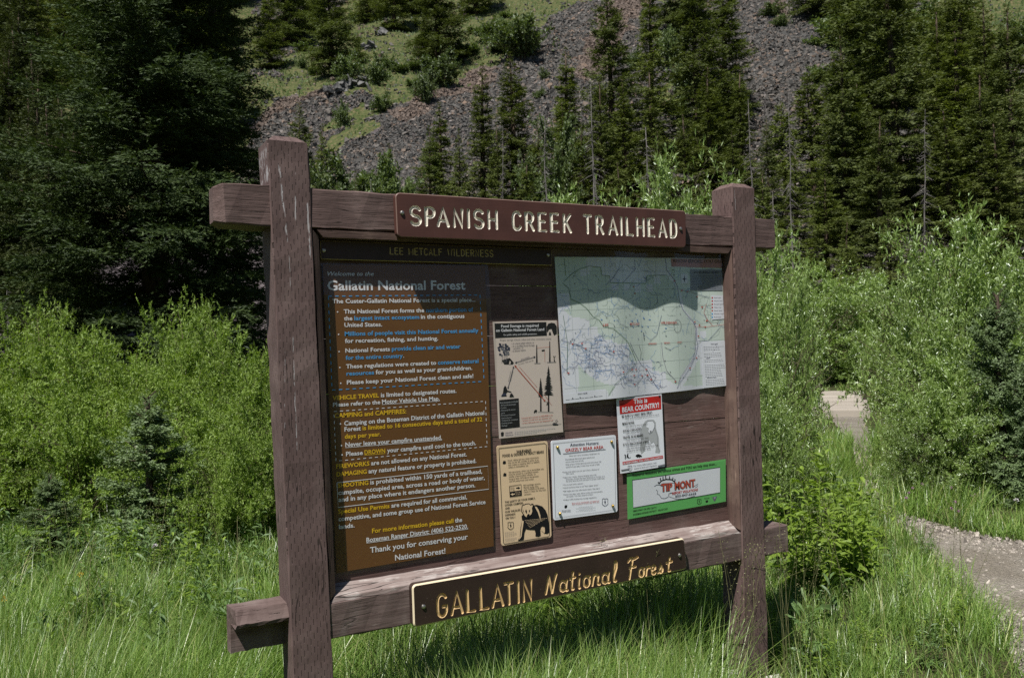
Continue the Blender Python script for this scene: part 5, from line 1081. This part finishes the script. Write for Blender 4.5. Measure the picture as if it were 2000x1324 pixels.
for k in range(26):
    px, py = random.uniform(560, 1010), random.uniform(15, 200)
    if not inside([px], [py], GREEN[0])[0]: continue
    q = hill_hit(px, py); v = uv_of(q[0], q[1])[1]; KH.place(q[0], q[1], q[2]-.1, random.uniform(.8, 1.9), random.uniform(.7, 1.6), 'low round bush scattered on the upper green bank', 'shrub', 'low bushes on the upper green bank')
KA = Kind(willow('airy_bush', 72, M_SHRUB, 5.0, 2.6, 60, 34, 12, .16, .075, .3)); K['ab'] = KA
for px, top, v, wpx, lb in [(705,305,56,200,'grey-green airy bush before the rubble, left'), (755,312,54,170,'grey-green bush right of the small lone conifer'), (795,318,54,130,'airy green bush at the end in the row before the rubble'), (1085,215,58,120,'green bush between conifers above CREEK'), (665,325,50,150,'airy bush beside the left post conifers')]:
    tree('ab', px, top, v, wpx, lb, cat='bush')
# boulders on the bank
def boulder(px, py, wpx, lb, seed):
    rg = np.random.default_rng(seed); q = hill_hit(px, py); v = uv_of(q[0], q[1])[1]; s = wpx*v/FPX; g = MB()
    nb = 11; V, F = rocks(np.stack([rg.normal(0, .28, nb)*s, rg.normal(0, .22, nb)*s, rg.uniform(-.05, .22, nb)*s], -1), s*rg.uniform(.25, .7, nb), rg); g.add(V, F); o = g.build('boulder', M_BOULDER); o.location = q.tolist(); put(o, lb, 'boulder')
t = NT('outcrop_rock'); n_ = t.noise(t.obj(), 1.6, 6.0); M_BOULDER = t.surf(t.n('BsdfPrincipled', Base_Color=t.mix(t.ramp(n_, .35, .65), (.075, .076, .078, 1), (.165, .163, .16, 1)), Roughness=.9, Normal=t.n('Bump', Strength=1.0, Distance=.3, Height=n_).outputs[0]))
for a in [(742,70,26,'square grey boulder high on the green bank',1), (723,95,22,'low grey boulder below the square one',2), (685,168,34,'largest grey outcrop block under the bright shrub',3), (655,182,34,'grey outcrop block left of the largest',4), (705,160,22,'small outcrop block right of the largest',5), (765,128,18,'small flat rock in the dry grass',6), (30,115,34,'pale grey rock at the left frame edge',7), (75,100,30,'grey rock half hidden by the great spruce',8)]: boulder(*a)
# the great spruce
KG = Kind(conifer('spruce_tree', 17, 3.1, 31, M_SPRUCE, 700, .015, .28, 20, .022, .105, .022, .6, .56, 1.0, .6))
q = at_v(305, 18.5); KG.place(q[0], q[1], 0, 18.5, 3.55, 'great dark spruce filling the upper left', 'tree', None, 1.0)
KG2 = Kind(conifer('spruce_tree', 13, 2.2, 32, M_SPRUCE, 320, .02, .28, 17, .024, .105, .021, .7, .55, .75, .6))
q = at_v(430, 21); KG2.place(q[0], q[1], 0, 14.5, 2.5, 'second dark spruce showing right of the great one', 'tree', None, 2.0)
# young blue-green spruces
KB = Kind(conifer('young_spruce', 1.7, .62, 41, M_BLUE, 170, .02, .12, 28, .0105, .038, .0125, .62, .45, .85))
def young(px, top, v, wpx, lb):
    q = at_v(px, v); z = float(ground_z(q[0], q[1])); d = ray(px, top); zt = CAM[2]+d[2]*v/(d[0]*FWD[0]+d[1]*FWD[1]); KB.place(q[0], q[1], z-.03, zt-z, wpx/2*v/FPX, lb, 'young spruce')
young(286, 762, 6.7, 245, 'young blue-green spruce before the left willows, the larger'); young(92, 915, 6.4, 150, 'small young spruce at left, lower than its neighbour'); young(1952, 560, 8.2, 200, 'blue-green spruce sapling near the right frame edge'); young(2010, 700, 7.8, 150, 'blue-green spruce cut by the right frame edge')
# willows
KW = [Kind(willow('willow_shrub', s, M_WIL1, 2.4, 1.25, 52, 48, 21)) for s in (81, 82)]
KV = [Kind(willow('willow_shrub', s, M_WIL2, 2.7, 1.3, 52, 48, 20, .082, .020, .3)) for s in (91, 92, 93)]
def shrub(Ks, i, px, top, v, wpx, lb, group):
    q = at_v(px, v); z = float(ground_z(q[0], q[1])); d = ray(px, top); zt = CAM[2]+d[2]*v/(d[0]*FWD[0]+d[1]*FWD[1]); k = Ks[i % len(Ks)]; k.place(q[0], q[1], z-.05, zt-z, wpx/2*v/FPX, lb, 'willow', group)
gl = 'yellow-green willows left of the board'; lb = 'yellow-green willow in the thicket left of the board'
for i, a in enumerate([(-60,600,9.5,330), (60,590,9.6,300), (120,572,10.6,230), (170,650,9.0,280), (255,625,9.8,280), (345,585,9.6,270), (370,572,10.4,160), (430,600,9.2,260), (490,640,8.6,260), (560,640,8.4,220), (30,700,8.2,260), (150,745,7.8,260), (400,720,7.9,260), (500,760,7.0,230), (440,800,6.7,200), (270,700,8.6,240), (-80,760,7.6,280), (590,760,8.4,240), (660,700,9.0,240)]): shrub(KW, i, *a, lb, gl)
gl = 'grey-green willows between the board and the slope'; lb = 'pale willow crown rising behind the top beam'
for i, a in enumerate([(1115,378,11.0,260), (1190,362,10.6,260), (1262,335,10.0,240), (1320,300,10.2,260), (1385,335,10.4,230), (1440,400,9.2,240)]): shrub(KV, i, *a, lb, gl)
gl = 'grey-green willows right of the board'; lb = 'grey-green willow beside the right post'
for i, a in enumerate([(1500,455,8.0,185), (1505,478,7.6,190), (1492,640,6.9,165), (1480,720,6.4,170), (1535,520,8.6,120), (1515,790,6.2,125)]): shrub(KV, i, *a, lb, gl)
gl = 'grey-green willows right of the trail'; lb = 'big grey-green willow at the right of the trail'
for i, a in enumerate([(1785,432,10.8,170), (1850,420,10.5,250), (1880,405,10.2,300), (1990,400,10.4,260), (1812,500,9.8,180), (1862,600,9.0,230), (1815,690,8.5,165), (1900,640,8.8,260), (1850,740,8.3,230), (2060,560,9.2,260), (1940,720,9.0,240), (1775,800,8.2,120)]): shrub(KV, i+1, *a, lb, gl)
lb = 'willow beyond the footbridge at the trail end'
for i, a in enumerate([(1580,520,30,230), (1650,500,33,230), (1720,510,31,240), (1640,690,30,130), (1490,600,24,170), (1835,640,20,170)]): shrub(KV, i, *a, lb, 'willows beyond the footbridge')

# ------------------------------------------------------------------ grass, herbs, flowers
PATH_XY = PATH_POLY
def grass_field(name, n, vmin, vmax, umin, umax, seed, hfun, wid=.0042):
    rg = np.random.default_rng(seed)
    v = vmin*(vmax/vmin)**rg.random(n); u = rg.uniform(umin, umax, n)*v
    X = CAM[0]+RGT[0]*u+FWD[0]*v; Y = CAM[1]+RGT[1]*u+FWD[1]*v
    cl = fbm(X*2.2, Y*2.2, 3); keep = ~inside(X+rg.normal(0, .075, n), Y+rg.normal(0, .075, n), PATH_XY) & (rg.random(n) < np.clip(cl*3.2-.95, .12, 1))
    X, Y, u, v = X[keep], Y[keep], u[keep], v[keep]; n = len(X)
    h = hfun(X, Y, u, v)*rg.uniform(.45, 1.2, n)*(.7+.6*fbm(X*1.3+5, Y*1.3, 2)); az = rg.uniform(0, 6.283, n)*.8+fbm(X*.8, Y*.8+3, 2)*8; bend = rg.uniform(.05, 1.0, n)**1.2*h; lean = rg.normal(0, .28, n)*h; lz = rg.uniform(0, 6.283, n)
    D = np.stack([np.cos(az), np.sin(az)], -1); S = np.stack([-np.sin(az), np.cos(az)], -1); Z = ground_z(X, Y)
    w_ = wid*rg.uniform(.6, 1.5, n)*(.6+.16*v); V = np.zeros((n, 4, 2, 3))
    for k, t in enumerate((0, .38, .74, 1.0)):
        off = bend*t*t; zz = Z-.02+h*(t-.28*(bend/h)*t*t); ww = w_*(1-t*.8)*(1 if k < 3 else .25)*.5
        for s, sg in ((0, 1), (1, -1)):
            V[:, k, s, 0] = X+D[:, 0]*off+lean*t*np.cos(lz)+S[:, 0]*ww*sg; V[:, k, s, 1] = Y+D[:, 1]*off+lean*t*np.sin(lz)+S[:, 1]*ww*sg; V[:, k, s, 2] = zz
    b = np.arange(n)[:, None, None]*8+np.arange(3)[None, :, None]*2+np.array([0, 1, 3, 2])[None, None, :]
    g = MB(); g.add(V.reshape(-1, 3), b.reshape(-1, 4)); return put(g.build(name, M_GRASS), kind='stuff')
def gh(X, Y, u, v):
    h = np.where(v > 5.3, .30, .46)
    r = u/v
    h = np.where(r > .24, .20, h)                       # trodden verge right of the posts
    h = np.where((r > .26) & (v > 7.2), .33, h)         # tall growth beyond the trail
    d = np.abs(Y-.0)
    return h
grass_field('meadow_grass', 500000, 2.2, 13.5, -.95, .90, 51, gh)
grass_field('distant_meadow_grass', 75000, 13.5, 48, -.95, .9, 52, lambda X, Y, u, v: np.where(u/v > .3, .22, .5), .006)
def seeding(n, spots, seed):
    rg = np.random.default_rng(seed); g = MB()
    for k in range(n):
        px0, px1, v0, v1 = spots[k % len(spots)]; q = at_v(rg.uniform(px0, px1), rg.uniform(v0, v1)); z = float(ground_z(q[0], q[1])); h = rg.uniform(.5, .85); a = rg.uniform(0, 6.28); ln = rg.uniform(.02, .2)
        u = np.linspace(0, 1, 6); c = np.stack([q[0]+math.cos(a)*ln*u**2, q[1]+math.sin(a)*ln*u**2, z+h*u], -1); g.tube(c, np.linspace(.0014, .0007, 6), 3, cap=False)
        m = 26; t = rg.uniform(.72, 1, m); P = np.stack([np.interp(t, u, c[:, i]) for i in range(3)], -1); D = rg.normal(0, 1, (m, 3)); D[:, 2] = abs(D[:, 2])*.8; P = P+unit(D)*rg.uniform(.0, .045, (m, 1))*(1.15-t[:, None])*4
        V, F = quads(P, D, rg.normal(size=(m, 3)), .008, .004); g.add(V, F)
    return put(g.build('seeding_grass', M_SEED), kind='stuff')
M_SEED = leaf_mat('grass_seed_heads', (.20, .22, .09, 1), (.36, .34, .18, 1), .3, .02)
seeding(150, [(1400, 1560, 3.3, 4.6), (650, 1450, 3.6, 4.6), (-20, 540, 3.6, 6.0), (1560, 1900, 3.6, 6)], 77)
# sparse tufts on the green bank
N = 60000; rv = 60+130*RNG.random(N); ru = rv*RNG.uniform(-.4, .65, N); X = CAM[0]+RGT[0]*ru+FWD[0]*rv; Y = CAM[1]+RGT[1]*ru+FWD[1]*rv; Z = hill_z(X, Y)
ok = (zone(X, Y, Z, GREEN, 18) > .5) & (fbm(X/2, Y/2, 2) > .42); X, Y, Z = X[ok], Y[ok], Z[ok]; n = len(X)
az = RNG.uniform(0, 6.28, n); V, F = quads(np.stack([X, Y, Z-.05], -1), np.stack([np.cos(az)*.5, np.sin(az)*.5, np.ones(n)], -1), np.stack([np.sin(az), -np.cos(az), 0*az], -1)+RNG.normal(0, .3, (n, 3)), RNG.uniform(.25, .6, n), RNG.uniform(.12, .3, n))
g = MB(); g.add(V, F); put(g.build('bank_grass', M_SHRUB), kind='stuff')

def herb(name, seed, mat, H=.7, leaves=26, ll=.11, lw=.03, spread=.9, stems=3):
    rg = np.random.default_rng(seed); r = empty(name); gs = MB(); P = []; D = []; L = []
    for s in range(stems):
        a = rg.uniform(0, 6.28); lean = rg.uniform(.05, .3)*H; u = np.linspace(0, 1, 6); c = np.stack([np.cos(a)*(lean*u**1.6+.02*s), np.sin(a)*(lean*u**1.6+.02*s), H*u*rg.uniform(.75, 1.05)], -1); gs.tube(c, np.linspace(.004, .0018, 6), 4, cap=False)
        for k in range(leaves):
            t = rg.uniform(.15, 1.0); p = np.array([np.interp(t, u, c[:, i]) for i in range(3)]); b = k*2.4+rg.normal(0, .3)
            P.append(p); D.append((math.cos(b)*spread, math.sin(b)*spread, rg.uniform(-.1, .9)*(.4+t))); L.append(ll*(1.15-.55*t)*rg.uniform(.7, 1.2))
    P, D, L = np.array(P), unit(np.array(D)), np.array(L); n = len(P); Nn = unit(np.array([0, 0, 1.0])+rg.normal(0, .3, (n, 3)))
    g = MB(); V1, F1 = quads(P, D, Nn, L*.62, L*lw/ll, .75); 
    # each leaf: two folded halves that droop towards the tip
    S = unit(np.cross(D, Nn)); W = (L*lw/ll*.5)[:, None]; Lc = L[:, None]; dn = np.array([0, 0, -1.0])
    a0 = P; a1 = P+D*Lc*.4; a2 = P+D*Lc*.75+dn*Lc*.08; a3 = P+D*Lc*.97+dn*Lc*.24; Up = np.cross(S, D)
    V = np.stack([a0, a1+S*W+Up*W*.5, a1, a1-S*W+Up*W*.5, a2+S*W*.75+Up*W*.3, a2, a2-S*W*.75+Up*W*.3, a3], 1)
    F = np.array([(0,1,2,2),(0,2,3,3)]); b = np.arange(n)[:, None, None]*8
    tri = (b+np.array([(0,2,1),(0,3,2),(4,5,7),(5,6,7)])[None]).reshape(-1, 3); qd = (b+np.array([(1,2,5,4),(2,3,6,5)])[None]).reshape(-1, 4)
    g.add(V.reshape(-1, 3), tri); g.V.append(np.zeros((0, 3))); g.F.append(qd+g.n-n*8); g.M.append(0)
    g.build('leaves', mat, r); gs.build('stem', mat, r); r['H'] = H; r['R'] = .3; return r
KE = [Kind(herb('leafy_herb', s, M_HERB, .75, 24, .12, .036)) for s in (1, 2)]; KD = [Kind(herb('leafy_herb', s, M_HERBD, .62, 22, .15, .026, .8)) for s in (3, 4)]
KT = Kind(herb('thistle_plant', 9, M_HERBD, .5, 9, .26, .05, 1.0, 2))
def plant(k, px, py, v, h, lb, cat, group=None):
    q = at_v(px, v); z = float(ground_z(q[0], q[1])); k.place(q[0], q[1], z-.02, h, .3*h/.6, lb, cat, group)
lb, gp = 'yellow-green leafy herb in the patch right of the right post', 'leafy herbs right of the right post'
for i in range(34):
    px = random.uniform(1505, 1705); v = random.uniform(5.0, 7.0); plant(KE[i % 2], px, 0, v, random.uniform(.45, .95)*(1.0 if px < 1620 else .72), lb, 'herb', gp)
lb, gp = 'dark leafy herb growing behind the lower rail', 'leafy herbs behind the lower rail'
for i in range(40):
    q = at_v(random.uniform(690, 1480), random.uniform(4.4, 6.4)); z = float(ground_z(q[0], q[1]))
    if q[1] > .35: (KD if i % 2 else KE)[i // 2 % 2].place(q[0], q[1], z-.02, random.uniform(.45, .85), .35, lb, 'herb', gp)
lb, gp = 'low leafy weed in the short grass between the board and the trail', 'low weeds between the board and the trail'
for i in range(44):
    plant((KE+KD)[i % 4], random.uniform(1530, 1890), 0, random.uniform(3.5, 6.2), random.uniform(.14, .27), lb, 'weed', gp)
lb, gp = 'small leafy herb scattered in the left meadow grass', 'leafy herbs in the left meadow'
for i in range(85):
    px = random.uniform(-20, 545); v = random.uniform(3.7, 6.6); plant((KE+KD)[i % 4], px, 0, v, random.uniform(.28, .56), lb, 'herb', gp)
plant(KT, 1560, 0, 4.15, .36, 'thistle with long jagged grey-green leaves beside the right post foot', 'thistle'); plant(KT, 1610, 0, 4.6, .36, 'second thistle, farther from the right post foot', 'thistle')
M_PINK = plain('clover_pink', (.40, .20, .36, 1), .7); M_YEL = plain('petal_yellow', (.75, .45, .02, 1), .6); M_WHT = plain('petal_white', (.7, .66, .7, 1), .6)
def flower(px, py, v, mat, r, lb, cat='flower', group=None):
    q = at_v(px, v, py); z0 = float(ground_z(q[0], q[1])); d = ray(px, py); f = d[0]*FWD[0]+d[1]*FWD[1]; q = CAM+d*(v/f); o = empty('wildflower', (q[0], q[1], z0)); put(o, lb, cat, group); h = max(.06, q[2]-z0)
    g = MB(); g.tube(np.array([[0, 0, -.02], [.01, .005, h*.5], [0, 0, h]]), [.003, .0025, .002], 4, cap=False); g.build('stem', M_HERB, o)
    rg = np.random.default_rng(int(px)); n = 40; dd = unit(rg.normal(size=(n, 3))+np.array([0, 0, .4])); V, F = quads(np.array([[0, 0, h]])+dd*r*.2, dd, rg.normal(size=(n, 3)), r, r*.5); g = MB(); g.add(V, F); g.build('petals', mat, o)
for px, py, v in ((1775,962,7.4),(1783,953,7.5),(1770,972,7.2),(1858,952,7.6),(1898,968,7.8),(1905,966,7.8),(1858,993,7.1),(1872,998,7.0),(1865,980,7.3),(1801,945,7.9)): flower(px, py, v, M_PINK, .012, 'pink clover blossom in the grass beyond the trail', 'flower', 'pink clovers beyond the trail')
flower(1985, 977, 7.4, M_WHT, .02, 'white blossom near the right frame edge beyond the trail'); flower(302, 1067, 5.6, M_WHT, .02, 'pale pink rose blossom below the young spruce'); flower(157, 1122, 5.2, M_YEL, .018, 'single yellow blossom in the left meadow')
flower(8, 1170, 4.8, M_YEL, .018, 'yellow blossom at the left frame edge')
# white stones at the right post foot
for px, py, s, lb in ((1412,1320,.10,'white stone at the left foot of the right post'), (1497,1322,.08,'white stone at the right foot of the right post')):
    q = on_z(px, py, .06); V, F = rocks(np.array([[0, 0, s*.2]]), np.array([s]), np.random.default_rng(3)); g = MB(); g.add(V, F); o = g.build('white_stone', plain('white_stone_face', (.55, .53, .5, 1), .9)); o.location = (q[0], q[1]-.03, float(ground_z(q[0], q[1]))); put(o, lb, 'stone')
# fallen grey stick by the left willows
q = at_v(440, 7.0); o = empty('fallen_branch', (q[0], q[1], float(ground_z(q[0], q[1])))); put(o, 'grey fallen branch at the left willows edge', 'branch'); g = MB()
g.tube(np.array([[-.2, .1, .48], [0, .05, .36], [.2, 0, .24], [.4, -.02, .1]]), [.007, .010, .012, .014], 6); g.build('limb', M_GREYWOOD, o); g = MB(); g.tube(np.array([[0, .05, .36], [.15, -.03, .38], [.28, -.06, .30]]), [.007, .006, .003], 5); g.build('side_branch', M_GREYWOOD, o)
